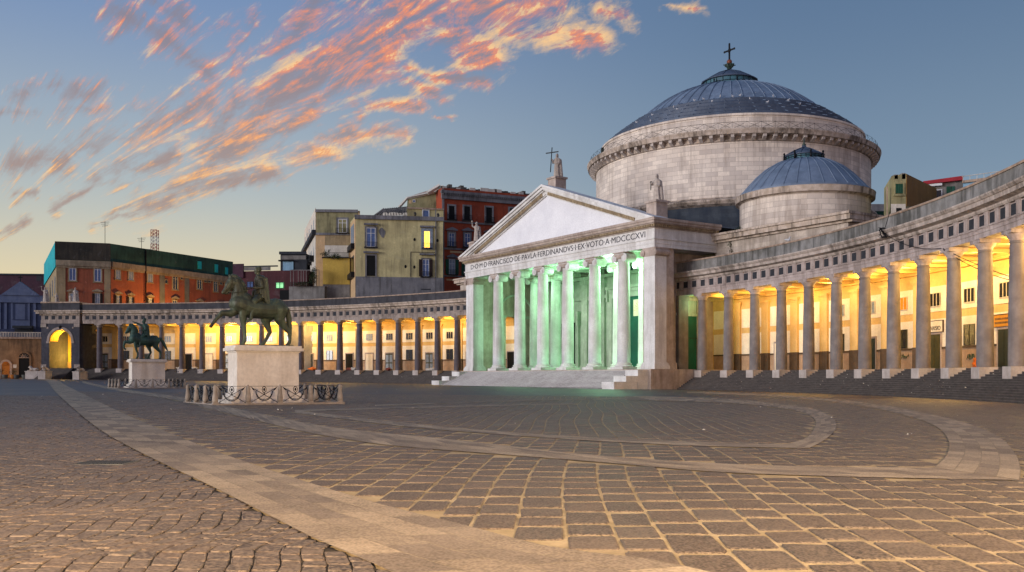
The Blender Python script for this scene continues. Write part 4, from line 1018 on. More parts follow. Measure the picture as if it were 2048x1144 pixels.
    # enclosure on the same axis
    fr = thing('monument_fence', glabel, 'fence', (x, Z, gz(x)), rotl)
    a, b_ = 3.28, 2.55; hp = .98
    kb = MB()
    for x0, x1, y0, y1 in ((-a - .2, a + .2, -b_ - .2, -b_ + .2), (-a - .2, a + .2, b_ - .2, b_ + .2), (-a - .2, -a + .2, -b_ + .2, b_ - .2), (a - .2, a + .2, -b_ + .2, b_ - .2)): kb.box(x0, x1, y0, y1, -.1, .07)
    part('kerb', kb, 'post', fr)
    pm = MB(); pm.box(-.13, .13, -.13, .13, .07, .15); pm.lathe([(.13, .15), (.145, .22), (.15, .32), (.135, .45), (.11, .58), (.10, .7), (.115, .76), (.105, .78), (.11, .92), (.10, .95)], 14); pm.ell((0, 0, .975), (.045, .045, .04), 8, 5)
    pme = pm.mesh('fence_post', 'post')
    pn = MB(); c_, s_ = math.cos, math.sin
    def panel(w):
        g = MB(); hw = w / 2 - .12
        g.tube([(hw * .62 * c_(t), 0, .70 - .50 * s_(t)) for t in [PI * i / 16 for i in range(17)]], .022, 5)
        g.tube([(hw * .56 * c_(t), .0, .66 - .40 * s_(t)) for t in [PI * (i + 2) / 20 for i in range(17)]], .014, 4)
        for s in (-1, 1):
            g.tube([(-s * hw, 0, .10), (s * hw * .86, 0, .84)], .015, 4); g.tube([(s * hw * .68, 0, .70), (s * hw * .80, 0, .785), (s * hw * .98, 0, .91)], [.012, .038, .004], 5)
        g.tube([(.105 * c_(t), 0, .76 + .15 * s_(t)) for t in [2 * PI * i / 20 for i in range(20)]], .018, 5, closed=True)
        g.ell((0, 0, .76), (.05, .05, .085), 8, 6); g.tube([(0, 0, .6), (0, 0, .5)], .025, 5); g.tube([(-hw - .1, 0, .93), (hw + .1, 0, .93)], .010, 4)
        return g.mesh('iron_panel', 'iron')
    pw_, ps_ = panel(2 * a / 4), panel(2 * b_ / 3)
    for s in (-1, 1):
        for i in range(5): link('fence_post', pme, fr, False, Vector((-a + i * a / 2, s * b_, 0)))
        for i in range(4): link('iron_panel', pw_, fr, False, Vector((-a + (i + .5) * a / 2, s * b_, 0)))
        for i in (1, 2): link('fence_post', pme, fr, False, Vector((s * a, -b_ + i * 2 * b_ / 3, 0)))
        for i in range(3): link('iron_panel', ps_, fr, False, Vector((s * a, -b_ + (i + .5) * 2 * b_ / 3, 0)), PI / 2)
    return root
monument(527, 50.6, 'large green bronze horseman with a long cloak on a pale pedestal, nearest the viewer', 'low fence of stone posts and iron arrow panels round the nearer horseman', 0, 'bronze')
monument(294, 100.5, 'distant dark green bronze horseman stretching out one arm, before the left colonnade', 'low fence of stone posts and iron panels round the farther horseman', 1, 'bronzed')

# ================================================================ STANDING STATUES
def figure(name, label, loc, H, rotz, cross=False, raised=False, sword=False, group=None, m='statue'):
    s = H / 4.0; b = MB(); B = lambda p0, r0, p1, r1: b.blob([c * s for c in p0], r0 * s, [c * s for c in p1], r1 * s, 10, 4)
    B((0, 0, .25), .52, (0, 0, 1.6), .40); B((.1, -.1, .2), .42, (.05, -.1, 1.9), .36); B((0, 0, 1.6), .42, (0, 0, 2.9), .44)
    for q in (-.35, -.1, .2, .42): B((q, -.32, .15), .13, (q * .7, -.30, 2.0), .10)
    B((-.38, 0, 2.95), .22, (.38, 0, 2.95), .22); B((0, 0, 3.1), .17, (0, -.02, 3.4), .15)
    b.ell((0, -.03 * s, 3.62 * s), (.23 * s, .26 * s, .31 * s)); B((0, -.26, 3.58), .05, (0, -.28, 3.52), .045); B((0, .05, 3.75), .24, (0, .14, 3.4), .2)
    B((.42, 0, 2.9), .19, (.52, -.2, 2.2), .15); B((.52, -.2, 2.2), .14, (.2, -.5, 2.3), .11)
    if raised: B((-.42, 0, 2.9), .18, (-.75, -.3, 3.1), .14); B((-.75, -.3, 3.1), .13, (-.8, -.35, 3.8), .09); b.ell((-.8 * s, -.35 * s, 4.05 * s), (.2 * s, .2 * s, .2 * s))
    else: B((-.42, 0, 2.9), .19, (-.62, -.25, 2.4), .15); B((-.62, -.25, 2.4), .14, (-.62, -.5, 3.0 if cross else 2.6), .11)
    B((.5, .2, 2.8), .25, (.62, .25, .3), .34); B((.2, .35, 2.8), .25, (.2, .35, .3), .36)
    me = remesh(b, m, name, max(.05, .02 * H), 2)
    root = thing(name, label, 'statue', loc, rotz, group); link('figure', me, root)
    pb = MB(); pb.box(-.75 * s, .75 * s, -.7 * s, .75 * s, 0, .16 * s); part('foot_slab', pb, m, root)
    if cross:
        c = MB(); c.tube([(-.9 * s, -.6 * s, .9 * s), (-.62 * s, -.55 * s, 4.9 * s)], .085 * s, 4); c.box(-1.75 * s, .55 * s, -.62 * s, -.5 * s, 4.0 * s, 4.16 * s); part('cross', c, 'iron', root)
    if sword:
        c = MB(); c.tube([(-.72 * s, -.5 * s, 2.95 * s), (-.72 * s, -.5 * s, 1.6 * s)], .07 * s, 4); c.tube([(-.9 * s, -.5 * s, 2.8 * s), (-.5 * s, -.5 * s, 2.8 * s)], .05 * s, 4); part('sword', c, 'iron', root)
    return root
RZ = math.atan2(-.837, .548)
figure('stone_statue', 'robed stone statue holding a dark cross on the tip of the pediment', CM @ Vector((0, 1.3, 34.0)), 4.0, RZ * .55, cross=True)
figure('stone_statue', 'cloaked stone statue with a dark sword on the right corner of the pediment', CM @ Vector((24.2, 1.2, 26.4)), 3.9, RZ * .6, sword=True)
figure('stone_statue', 'robed stone statue lifting a round lamp on the left corner of the pediment', CM @ Vector((-24.2, .6, 26.3)), 3.8, RZ * .4, raised=True)

# ================================================================ PAVILION AT THE END OF THE LEFT COLONNADE
M['pavdark'] = mat('pavilion_basalt', '4b4a52', '37373f', scale=1, fine=3, brick=(1.4, .7, .02, .7, .2), stain='2a2a30', stain_amt=.5)
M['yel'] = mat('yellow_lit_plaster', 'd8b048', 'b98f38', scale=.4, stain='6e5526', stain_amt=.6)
sp = 19.72 * SP; px_, py_ = LA.at(sp); PR = LA.rot(sp)
PV = thing('arched_pavilion', 'dark stone pavilion with one tall glowing yellow archway, ending the left colonnade', 'pavilion', (px_, py_, gz(px_)), PR)
zt = ZB + 10.9; hw = 4.95; y0 = -1.1
mb = MB()
ar, zs = 2.85, ZB + 6.6      # arch radius and springing
mb.box(-hw, -ar, y0, 7.2, 0, zt); mb.box(ar, hw, y0, 7.2, 0, zt)
for i in range(16):
    a0, a1 = PI * i / 16, PI * (i + 1) / 16
    mb.extr([(ar * math.cos(a0), zs + ar * math.sin(a0)), (ar * math.cos(a0), zt), (ar * math.cos(a1), zt), (ar * math.cos(a1), zs + ar * math.sin(a1))], y0, 2.2)
part('arch_wall', mb, 'pavdark', PV, uv='box')
mb = MB()
for i in range(20):
    a0, a1 = PI * i / 20, PI * (i + 1) / 20
    mb.extr([((ar + .02) * math.cos(a0), zs + (ar + .02) * math.sin(a0)), ((ar + .62) * math.cos(a0), zs + (ar + .62) * math.sin(a0)), ((ar + .62) * math.cos(a1), zs + (ar + .62) * math.sin(a1)), ((ar + .02) * math.cos(a1), zs + (ar + .02) * math.sin(a1))], y0 - .12, y0 + .02)
mb.box(-ar - .75, -ar, y0 - .14, y0 + .4, zs - .5, zs); mb.box(ar, ar + .75, y0 - .14, y0 + .4, zs - .5, zs)
part('arch_surround', mb, 'entabd', PV)
mb = MB()
for i in range(16):
    a0, a1 = PI * i / 16, PI * (i + 1) / 16
    mb.extr([((ar - .15) * math.cos(a0), zs + (ar - .15) * math.sin(a0)), ((ar - .01) * math.cos(a0), zs + (ar - .01) * math.sin(a0)), ((ar - .01) * math.cos(a1), zs + (ar - .01) * math.sin(a1)), ((ar - .15) * math.cos(a1), zs + (ar - .15) * math.sin(a1))], y0 + .03, 2.25)
mb.box(ar - .15, ar - .01, y0 + .05, 2.3, ZB, zs); mb.box(-ar, ar, 6.9, 7.1, ZB + 1.6, zt - .1)
part('inner_wall', mb, 'yel', PV)
mb = MB(); mb.box(-ar, ar, 6.75, 7.1, ZB, ZB + 1.6); mb.box(-ar, ar, y0, 6.9, 0, ZB); part('inner_base', mb, 'dadolt', PV)
mb = MB(); mb.box(-1.7, -.9, 6.8, 6.88, ZB + 3.1, ZB + 4.1); part('wall_plaque', mb, 'dado', PV)
mb = MB()
for s in (-1, 1): xa, xb = sorted((s * (hw + .1), s * (ar + .75))); mb.box(xa, xb, y0 - .2, y0 + .05, zt - .9, zt - .05); mb.box(xa, xb, y0 - .12, y0 + .02, ZB, ZB + .9)
part('pier_capital', mb, 'entabd', PV)
for s in (-1, 1):
    mb = MB(); mb.ell((s * 3.3, y0 - .02, zt - 1.05), (.26, .08, .26), 12, 6); part('roundel', mb, 'entabd', PV)
mb = MB(); mb.ell((0, y0 - .1, zt - .9), (.42, .2, .45), 12, 6); part('keystone_head', mb, 'black', PV)
mb = MB(); mb.box(-hw - .05, hw + .05, y0 - .1, 7.2, zt, zt + .9); mb.box(-hw, hw, y0, 7.2, zt + .9, zt + 2.02); part('entablature', mb, 'entabd', PV)
mb = MB()
for i in range(5): mb.box(-3.9 + i * 1.78 - .45 + .3, -3.9 + i * 1.78 + .45 + .3, y0 - .04, y0, zt + 1.0, zt + 1.9)
part('metopes', mb, 'metope', PV)
mb = MB(); z = zt + 2.02; mb.box(-hw - .9, hw + .6, y0 - .9, 7.4, z + .36, z + .85); mb.box(-hw - 1.15, hw + .8, y0 - 1.15, 7.6, z + .85, z + 1.2); mb.box(-hw - .3, hw + .3, y0 - .3, 7.3, z, z + .36); part('cornice', mb, 'cornice', PV)
mb = MB(); mb.box(-hw, hw, y0, 7.2, z + 1.2, z + 3.0); part('parapet', mb, 'parapetd', PV)
mb = MB(); mb.box(-hw - .15, hw + .15, y0 - .15, 7.3, z + 3.0, z + 3.3); part('coping', mb, 'coping', PV)
mb = MB(); st = ZB / 14
for k in range(14): mb.box(-3.5, 3.5, y0 - 5.2 + k * .37, y0 - .01, k * st - .1 if k else -.3, (k + 1) * st)
part('steps', mb, 'steps', PV)
PM = WM[PV.name]
lamp('arch_lamp', PM @ Vector((1.0, 4.9, ZB + 3.0)), 4200, (1.0, .62, .10), .25)
lamp('arch_lamp', PM @ Vector((0, 1.2, ZB + 8.0)), 900, (1.0, .62, .16), .2)
zz = gz(px_) + z + 3.3
figure('rooftop_statue', 'pale robed statue in front of a window above the glowing arch', (PM @ Vector((3.2, 0, z + 3.3))), 3.6, PR)
figure('rooftop_statue', 'small seated child statue beside the robed one above the glowing arch', (PM @ Vector((1.9, 0, z + 3.3))), 1.9, PR)
figure('rooftop_statue', 'pale statue with raised arm at the left end of the parapet', (PM @ Vector((-4.6, 0, z + 3.3))), 3.8, PR, raised=True)
figure('rooftop_statue', 'half-hidden statue behind the left edge of the parapet', (PM @ Vector((-5.0, 5.4, z + 3.3))), 2.8, PR)
def lion():
    b = MB(); B = b.blob
    B((0, -.5, .42), .36, (0, .75, .40), .34); B((0, .8, .42), .38, (0, .95, .3), .3); B((0, -.6, .55), .40, (0, -.85, .85), .34)
    b.ell((0, -.98, .98), (.33, .3, .33)); B((0, -1.15, .92), .2, (0, -1.38, .86), .14)
    for s in (-1, 1):
        B((s * .25, -.7, .35), .17, (s * .27, -1.0, .12), .12); B((s * .27, -1.0, .12), .12, (s * .27, -1.5, .1), .12); B((s * .38, .7, .3), .26, (s * .42, .3, .14), .14); B((s * .2, -.95, 1.25), .08, (s * .22, -.95, 1.3), .05)
        for i in range(4): B((s * .3, -.75 + i * .1, .95 - i * .14), .14, (s * .32, -.6 + i * .1, .7 - i * .12), .12)
    B((.2, 1.2, .2), .07, (.55, .8, .1), .06)
    return remesh(b, 'statue', 'lion_figure', .05, 2)
LI = lion()
def put_lion(px, Z, rot, label, flat=False):
    x = (px - 1024) * Z / F; r = thing('lion_statue', label, 'lion statue', (x, Z, gz(x)), rot, 'stone lions by the glowing arch')
    mb = MB(); L = 1.55
    mb.box(-.85, .85, -1.75, 1.5, -.1, 1.75); mb.box(-.95, .95, -1.85, 1.6, 1.75, 1.95); part('lion_pedestal', mb, 'plinth', r)
    link('lion_figure', LI, r, False, Vector((0, 0, 1.95)))
put_lion(90.5, 226, PR + .1, 'crouching stone lion on a tall block left of the glowing arch steps')
put_lion(161, 226, PR - .1, 'crouching stone lion on a tall block right of the glowing arch steps')
put_lion(68, 232, PR - PI / 2, 'crouching stone lion seen from the side, beside the black arched gateway')

# ================================================================ HOUSES AND PALACES AROUND
def XY(px, Z): return ((px - 1024) * Z / F, Z)
def ZZ(py, Z): return EYE + (YH - py) * Z / F
class Facade:
    def __init__(s, root, p0, p1):
        s.root = root; s.A = Vector((*XY(*p0), 0)); s.B = Vector((*XY(*p1), 0)); d = (s.B - s.A); s.L = d.length; d.normalize(); s.d = d
        s.rot = math.atan2(d.y, d.x)
    def u(s, px):
        m = (px - 1024) / F; return (m * s.A.y - s.A.x) / (s.d.x - m * s.d.y)
    def r(s, x0, y0, x1, y1):
        u0, u1 = s.u(x0), s.u(x1); Z = s.A.y + s.d.y * (u0 + u1) / 2; return u0, u1, ZZ(y1, Z), ZZ(y0, Z)
    def put(s, name, mb, m, parent=None, uv=None):
        if parent is not None: o = link(name, mb.mesh(name, m, uv), parent); return o
        return link(name, mb.mesh(name, m, uv), s.root, True, s.A, s.rot)
    def strip(s, name, x0, y0, x1, y1, m, out_=.12, thick=None):     # a band, pilaster, patch, standing out_ proud of the wall
        u0, u1, z0, z1 = s.r(x0, y0, x1, y1); mb = MB(); mb.box(u0, u1, -out_, .02, z0, z1); return s.put(name, mb, m)
    def band(s, name, ya, yb, m, out_=.3, e=0.0):                    # level band from end to end; heights read at the left end
        z1, z0 = ZZ(ya, s.A.y), ZZ(yb, s.A.y); mb = MB(); mb.box(-e, s.L + e, -out_, .02, z0, z1); return s.put(name, mb, m)
    def window(s, x0, y0, x1, y1, pane='darkpane', surround=None, frame='white', shutters=None, hood=None, balcony=False, bars=2, sw=.35):
        u0, u1, z0, z1 = s.r(x0, y0, x1, y1); w_ = u1 - u0
        mb = MB(); mb.box(u0, u1, -.06, .02, z0, z1); o = s.put('window', mb, pane)
        if frame:
            mb = MB(); t = max(.09, w_ * .07)
            for uu in [u0, u1 - t] + ([(u0 + u1) / 2 - t / 2] if bars > 1 else []): mb.box(uu, uu + t, -.12, -.062, z0, z1)
            mb.box(u0 + t, u1 - t, -.115, -.062, z1 - t, z1); mb.box(u0 + t, u1 - t, -.115, -.062, z0, z0 + t); mb.box(u0 + t, u1 - t, -.112, -.062, z0 + (z1 - z0) * .7, z0 + (z1 - z0) * .7 + t * .7)
            s.put('frame', mb, frame, o)
        if surround:
            mb = MB(); mb.box(u0 - sw, u0, -.16, .02, z0 - .1, z1); mb.box(u1, u1 + sw, -.16, .02, z0 - .1, z1); mb.box(u0 - sw, u1 + sw, -.17, .02, z1, z1 + sw); mb.box(u0 - sw - .1, u1 + sw + .1, -.25, .02, z0 - .35, z0 - .1); s.put('surround', mb, surround, o)
        if hood:
            mb = MB(); zb = z1 + sw + .15
            mb.extr([(u0 - sw - .35, zb), (u1 + sw + .35, zb), (u1 + sw + .35, zb + .25), ((u0 + u1) / 2, zb + .25 + w_ * .42), (u0 - sw - .35, zb + .25)], -.55, .02); s.put('hood', mb, hood, o)
        if shutters:
            for k, (a, b) in enumerate(((u0 - w_ * .55, u0 - .02), (u1 + .02, u1 + w_ * .55))):
                mb = MB(); mb.box(a, b, -.24, -.17, z0, z1)
                for j in range(14): zz_ = z0 + .1 + (z1 - z0 - .2) * j / 14; mb.box(a + .06, b - .06, -.27, -.24, zz_, zz_ + (z1 - z0) * .035)
                s.put('shutter', mb, shutters, o)
        if balcony:
            mb = MB(); mb.box(u0 - .5, u1 + .5, -.8, 0, z0 - .2, z0 - .02)
            n = 12
            for j in range(n + 1): uu = u0 - .45 + (w_ + .9) * j / n; mb.box(uu, uu + .04, -.76, -.72, z0, z0 + 1.0)
            mb.box(u0 - .5, u1 + .5, -.78, -.70, z0 + 1.0, z0 + 1.07); s.put('balcony', mb, 'iron', o)
        return o
def body(root, name, front, depth, pytop, m, z0=-1.5, ztop=None, uv=None):
    """front: list of (px, Z) left to right; top height read at the first point"""
    zt_ = ztop if ztop is not None else ZZ(pytop, front[0][1])
    pts = [XY(*p) for p in front]; n = len(pts); cx = sum(p[0] for p in pts) / n; cy = sum(p[1] for p in pts) / n; L = math.hypot(cx, cy)
    f0, f1 = Vector(pts[0]), Vector(pts[-1]); dd = (f1 - f0).normalized(); nn = Vector((-dd.y, dd.x))
    poly = pts + [tuple(Vector(p) + nn * depth) for p in pts[::-1]]
    mb = MB(); mb.prism(poly, z0, zt_); return part(name, mb, m, root, True, uv), zt_
def building(label, px, Z, cat='building', name='building', group=None):
    x, y = XY(px, Z); return thing(name, label, cat, (x, y, gz(x)), 0, group)
C_ = lambda n, a, b=None, **k: M.__setitem__(n, mat(n + '_plaster', a, b, **{**({'patch': 1} if 'stain' in k and n not in ('leafy',) else {}), **k}))
C_('brick', '9c563c', '844a36', scale=.25, stain='5a3424', stain_amt=.45)
C_('beige', '9d8a6a', '857558', scale=.4, stain='5d5241', stain_amt=.5)
C_('greypl', '6f6f68', '5b5c58', scale=.4, stain='454541', stain_amt=.5)
C_('net', '28493f', '182c26', scale=.3, fine=1.2, stain='33564a', stain_amt=.5, bump=.4)
C_('netbrown', '33302a', '1f1f1c', scale=.3, fine=1.2, stain='4c4438', stain_amt=.5)
C_('turq', '1fa7ad', '178a94', scale=.3, bump=.1)
C_('cornbeige', 'a3947c', '867863', scale=1, stain='564c3e', stain_amt=.6)
C_('bluechurch', '39425e', '2e3650', scale=.4, stain='202a4a', stain_amt=.4)
C_('bluepale', '626c88', '515b76', scale=.4, stain='3b4770', stain_amt=.4)
C_('purple', '4a2b38', '3a2230', scale=.3, stain='25161f', stain_amt=.5)
C_('tuff', '8c6e50', '6c543d', scale=.5, fine=1.5, stain='3f3226', stain_amt=.7, brick=None, bump=.6)
C_('darkred', '4f2a2e', '412226', scale=.3, stain='2d1014', stain_amt=.5)
C_('yellow', 'c4b989', 'ada176', scale=.25, fine=3, stain='736c50', stain_amt=.6)
C_('ochrey', 'c0a24c', 'ab9044', scale=.3, stain='7b6830', stain_amt=.4)
C_('peach', 'c2a47c', 'ac8f6c', scale=.3, stain='7e6a50', stain_amt=.35)
C_('pale', 'cdc7bb', 'b5afa4', scale=.4, stain='7a756c', stain_amt=.45)
C_('greywall', '7d7c7f', '66666b', scale=.4, stain='3d3b3b', stain_amt=.7)
C_('concrete', '83807d', '6c6966', scale=.5, stain='45423f', stain_amt=.6)
C_('orange', '9a452b', '823a26', scale=.25, stain='5f2a1a', stain_amt=.5)
C_('ltblue', '8fb4cc', '7aa0ba', scale=.4, stain='5a7488', stain_amt=.35)
C_('darkgrey', '34383f', '26292f', scale=.5)
C_('brown', '7d5c2c', '6d5026', scale=.3, stain='4a3a20', stain_amt=.35)
C_('olive', '9a946e', '7a7556', scale=.5, fine=2, stain='3a382a', stain_amt=.7)
C_('redroof', '9a2a34', '7f222c', scale=.5)
C_('shgreen', '1f4f3c', '183f31', scale=1)
C_('shdark', '2b1d1a', '221715', scale=1)
C_('rubble', '57524a', '35322e', scale=1.4, fine=3, stain='8a857c', stain_amt=.5, bump=.6)

# --- red palazzo with netting, left
r_ = building('long brick-red palazzo with green netting round its top storey, behind the left colonnade', 160, 250)
FR = [(113, 250), (222, 254), (466, 294)]
hz = 37.2
mb = MB(); q0, q1, q2 = [XY(*p) for p in FR]; mb.prism([q0, q1, q2, (q2[0] - 6, q2[1] + 18), (q0[0] + 6, q0[1] + 44)], -1.5, 32.4); part('wall', mb, 'brick', r_, True)
f1 = Facade(r_, FR[0], FR[1]); f2 = Facade(r_, FR[1], FR[2])
mb = MB(); pts = [XY(*p) for p in FR]; off = lambda p, d: (p[0] + d[0], p[1] + d[1])
mb.prism([off(pts[0], (-.15, -.25)), off(pts[1], (.03, -.3)), off(pts[2], (.1, -.3)), off(pts[2], (-10, 20)), off(pts[0], (6, 42))], 32.41, hz); part('netting', mb, 'net', r_, True)
mb = MB(); mb.prism([off(pts[0], (-.2, -.5)), off(pts[1], (.0, -.56)), off(pts[1], (.0, -.32)), off(pts[0], (-.1, -.27))], 32.5, hz + .02); part('brown_netting', mb, 'netbrown', r_, True)
for f, nm in ((f1, 0), (f2, 1)):
    mb = MB(); mb.box(-.1 if nm == 0 else .1, f.L + .0, -.55, .02, 30.9, 32.38); mb.box(0 if nm == 0 else .2, f.L, -.3, .02, 30.4, 30.9); f.put('cornice', mb, 'cornbeige')
for x0, x1, f, m in ((114, 131, f1, 'beige'), (208.5, 221, f1, 'beige'), (319, 329, f2, 'greypl'), (369, 378, f2, 'greypl')):
    u0, u1 = f.u(x0), f.u(x1); mb = MB(); mb.box(u0, u1, -.14, .02, 0, 30.4); f.put('wall_strip', mb, m)
mb = MB(); uu = f2.u(289); mb.box(uu - .13, uu + .13, -.62, -.35, 5, hz - .3); f2.put('drain_pipe', mb, 'black')
for f, x0, y0, x1, y1, pn in ((f1, 138.5, 528, 152, 561, 'bluepane'), (f1, 188.7, 530, 202.4, 563, 'bluepane'), (f2, 231, 532, 240, 558, 'greypane'), (f2, 257, 535, 266, 560, 'greypane'), (f2, 295, 540, 304.6, 564, 'greypane'),
                              (f2, 345, 549, 355, 579, 'darkpane'), (f2, 394, 556, 403, 578, 'darkpane'), (f2, 427, 561, 435, 583, 'darkpane'), (f2, 449.5, 565, 456, 586, 'darkpane')):
    f.window(x0, y0, x1, y1, pn, 'beige', 'white' if x0 < 310 else 'wood', sw=.28)
for f, x0, y0, x1, y1, sh in ((f1, 139, 587, 151, 612, None), (f1, 190, 587, 200, 612, 'shdark'), (f2, 232, 591, 239, 614, 'shdark'), (f2, 257, 594, 264, 614, 'shdark'), (f2, 296, 597, 303, 616, 'shdark'), (f2, 345, 601, 353, 618, None), (f2, 394, 606, 402, 622, None), (f2, 430, 610, 437, 624, None)):
    f.window(x0, y0, x1, y1, 'greypane' if x0 < 310 else 'darkpane', 'beige', 'white', sh, 'cornbeige', sw=.3)
for x, y in ((363, 555), (410, 560), (418, 561), (441.5, 565), (332, 563)): f2.window(x - 2.2, y - 3, x + 2.2, y + 3, 'darkpane', 'beige', None, bars=1, sw=.2)
for x0, y0, x1, y1 in ((394, 523, 401, 538), (428, 529, 434, 545), (449, 535, 454, 549)):
    u0, u1, z0, z1 = f2.r(x0, y0, x1, y1); mb = MB(); mb.box(u0, u1, -.45, -.2, max(z0, 32.6), z1); f2.put('net_opening', mb, 'turq')
# its flank towards the far left
fs = Facade(r_, (90, 305), (113, 250))
body_poly = [XY(113, 250), XY(113.5, 252), XY(150, 300), XY(90, 305)]
mb = MB(); A0, A1 = Vector(XY(90, 300)), Vector(XY(113, 249.9)); mb.prism([tuple(A0), tuple(A1), (A1.x + 12, A1.y + 16), (A0.x + 12, A0.y)], -1, 32.4); part('flank_wall', mb, 'beige', r_, True)
mb = MB(); fs = Facade(r_, (90, 300), (113, 249.9)); mb.box(0, fs.L, -.3, -.05, 30.6, hz); fs.put('turquoise_netting', mb, 'turq')
for k in range(5):
    mb = MB(); u0 = fs.L * (k + .5) / 5; mb.box(u0 - .8, u0 + .8, -.12, 0, 24, 28.5); o = fs.put('window', mb, 'greypane'); mb = MB(); mb.box(u0 - .8, u0 + .8, -.12, 0, 17, 20.5); fs.put('window', mb, 'darkpane')
lamp('courtyard_lamp', (*[a for a in XY(345, 262)], 14.5), 16000, (1.0, .50, .10), .5)
# aerials and mast on its roof
def antenna(px, Z, ztop, zbase, label):
    x, y = XY(px, Z); mb = MB(); mb.tube([(0, 0, 0), (0, 0, ztop - zbase)], .07, 5)
    for k in range(3): mb.tube([(-1.2 + k * .2, 0, ztop - zbase - .3 - k * .5), (1.2 - k * .2, 0, ztop - zbase - .2 - k * .5)], .05, 4)
    single('rooftop_aerial', mb, 'iron', label, 'aerial', (x, y, zbase))
antenna(210, 262, 44.5, 37.1, 'thin television aerial on the netted palazzo roof, left of the lattice mast')
antenna(283, 275, 42, 37.1, 'small faint aerial just left of the white tank and lattice mast')
C_('mred', 'a33a3e'); C_('mwhite', 'c9c4c0')
x, y = XY(309.5, 285); ms = thing('lattice_mast', 'red and white lattice mast rising from the palazzo roof', 'mast', (x, y, 37.15))
zt_m = ZZ(460, 285) - 37.15
for s in range(4):
    a, b = zt_m * s / 4, zt_m * (s + 1) / 4; mb = MB()
    for sx, sy in ((-.85, -.85), (.85, -.85), (.85, .85), (-.85, .85)): mb.tube([(sx, sy, a), (sx, sy, b)], .10, 4)
    for k in range(2):
        z0, z1 = a + (b - a) * k / 2, a + (b - a) * (k + 1) / 2
        for sy in (-.85, .85): mb.tube([(-.85, sy, z0), (.85, sy, z1)], .035, 4); mb.tube([(.85, sy, z0), (-.85, sy, z1)], .035, 4); mb.tube([(-.85, sy, z1), (.85, sy, z1)], .06, 4)
        for sx in (-.85, .85): mb.tube([(sx, -.85, z0), (sx, .85, z1)], .06, 4)
    part('mast_section', mb, 'mred' if s % 2 else 'mwhite', ms)
x, y = XY(296, 280); mb = MB(); mb.lathe([(1.5, 0), (1.5, 1.6), (1.2, 2.0)], 16); single('water_tank', mb, 'pale', 'squat white water tank on the roof beside the lattice mast', 'tank', (x, y, 37.15))

# --- dark blue church front, far left
r_ = building('dark blue church front with pediment and square window, at the far left', 40, 270, 'church', 'small_church')
f = Facade(r_, (-40, 268), (86, 272)); body(r_, 'wall', [(-40, 268), (86, 272)], 14, 600, M['bluechurch'])
f.band('cornice', 594, 604, 'bluepale', .5)
u0, u1, z0, z1 = f.r(2, 591, 80, 591); um = f.u(41); zp = ZZ(563, 270)
mb = MB(); mb.extr([(u0, z0), (u1, z0), (um, zp)], -.6, 1.5); f.put('pediment', mb, 'bluepale'); mb = MB(); mb.box(-8, f.L, -.3, 2, ZZ(600, 268), ZZ(590, 270)); f.put('attic', mb, 'bluepale')
mb = MB(); mb.box(um - .1, um + .1, -.1, .1, zp, zp + 1.8); mb.box(um - .6, um + .6, -.08, .08, zp + 1.1, zp + 1.3); f.put('roof_cross', mb, 'iron')
for x0, x1, m in ((-8, 2, 'bluepale'), (22, 60, 'bluepale'), (67, 72, 'bluepale'), (9, 14, 'bluepale')): f.strip('wall_panel', x0, 604, x1, 658, m, .15)
f.window(31, 608, 50, 638, 'darkpane', 'bluechurch', None, bars=1, sw=.7)
f.strip('porch_roof', 28, 652, 67, 657, 'darkgrey', 2.0); f.strip('lit_porch', 30, 658, 66, 666, 'darkgrey', .3)
r_ = building('low purple-brown block behind the dark blue church', 40, 300)
body(r_, 'wall', [(-60, 298), (89, 300)], 14, 548, M['purple']); f = Facade(r_, (-60, 298), (89, 300)); f.window(73, 552, 84, 562, 'darkpane', None, None)
f.band('roof_edge', 546.5, 549.5, 'darkgrey', .4)
# --- stone terrace wall with two arched doorways
r_ = building('rough tan stone terrace wall with an orange and a black arched doorway, at the far left', 40, 240, 'wall', 'terrace_wall')
f = Facade(r_, (-60, 238), (88, 242)); body(r_, 'wall', [(-60, 238), (88, 242)], 24, 675, M['tuff'])
f.band('wall_coping', 673, 677, 'coping', .35)
mb = MB(); zb = ZZ(673, 238)
for k in range(46): uu = f.L * (k + .5) / 46; mb.box(uu - .06, uu + .06, .3, .42, zb, zb + 1.1)
mb.box(0, f.L, .25, .47, zb + 1.1, zb + 1.25); f.put('railing', mb, 'pale')
def archdoor(x0, yt, x1, yb, m, sm, ring_=.5):
    u0, u1, z0, z1 = f.r(x0, yt, x1, yb); R = (u1 - u0) / 2; um = (u0 + u1) / 2; zs = z1 - R; A = [PI * i / 14 for i in range(15)]
    mb = MB(); mb.extr([(u0, z0), (u1, z0)] + [(um + R * math.cos(a), zs + R * math.sin(a)) for a in A], -.12, .02); o = f.put('door', mb, m)
    mb = MB()
    for a, b in zip(A, A[1:]): mb.extr([(um + R * math.cos(a), zs + R * math.sin(a)), (um + (R + ring_) * math.cos(a), zs + (R + ring_) * math.sin(a)), (um + (R + ring_) * math.cos(b), zs + (R + ring_) * math.sin(b)), (um + R * math.cos(b), zs + R * math.sin(b))], -.2, .02)
    mb.box(u0 - ring_, u0, -.2, .02, z0, zs); mb.box(u1, u1 + ring_, -.2, .02, z0, zs); f.put('door_arch', mb, sm, o)
    mb = MB()
    for k in range(7): a = PI * (k + .5) / 7; mb.tube([(um, -.16, zs), (um + R * .9 * math.cos(a), -.16, zs + R * .9 * math.sin(a))], .05, 4)
    mb.tube([(um + R * .5 * math.cos(a), -.16, zs + R * .5 * math.sin(a)) for a in A], .05, 4); mb.tube([(u0, -.16, zs), (u1, -.16, zs)], .09, 4); f.put('fanlight', mb, 'coping' if m == 'black' else m, o)
C_('owood', 'b06a25', '985a20')
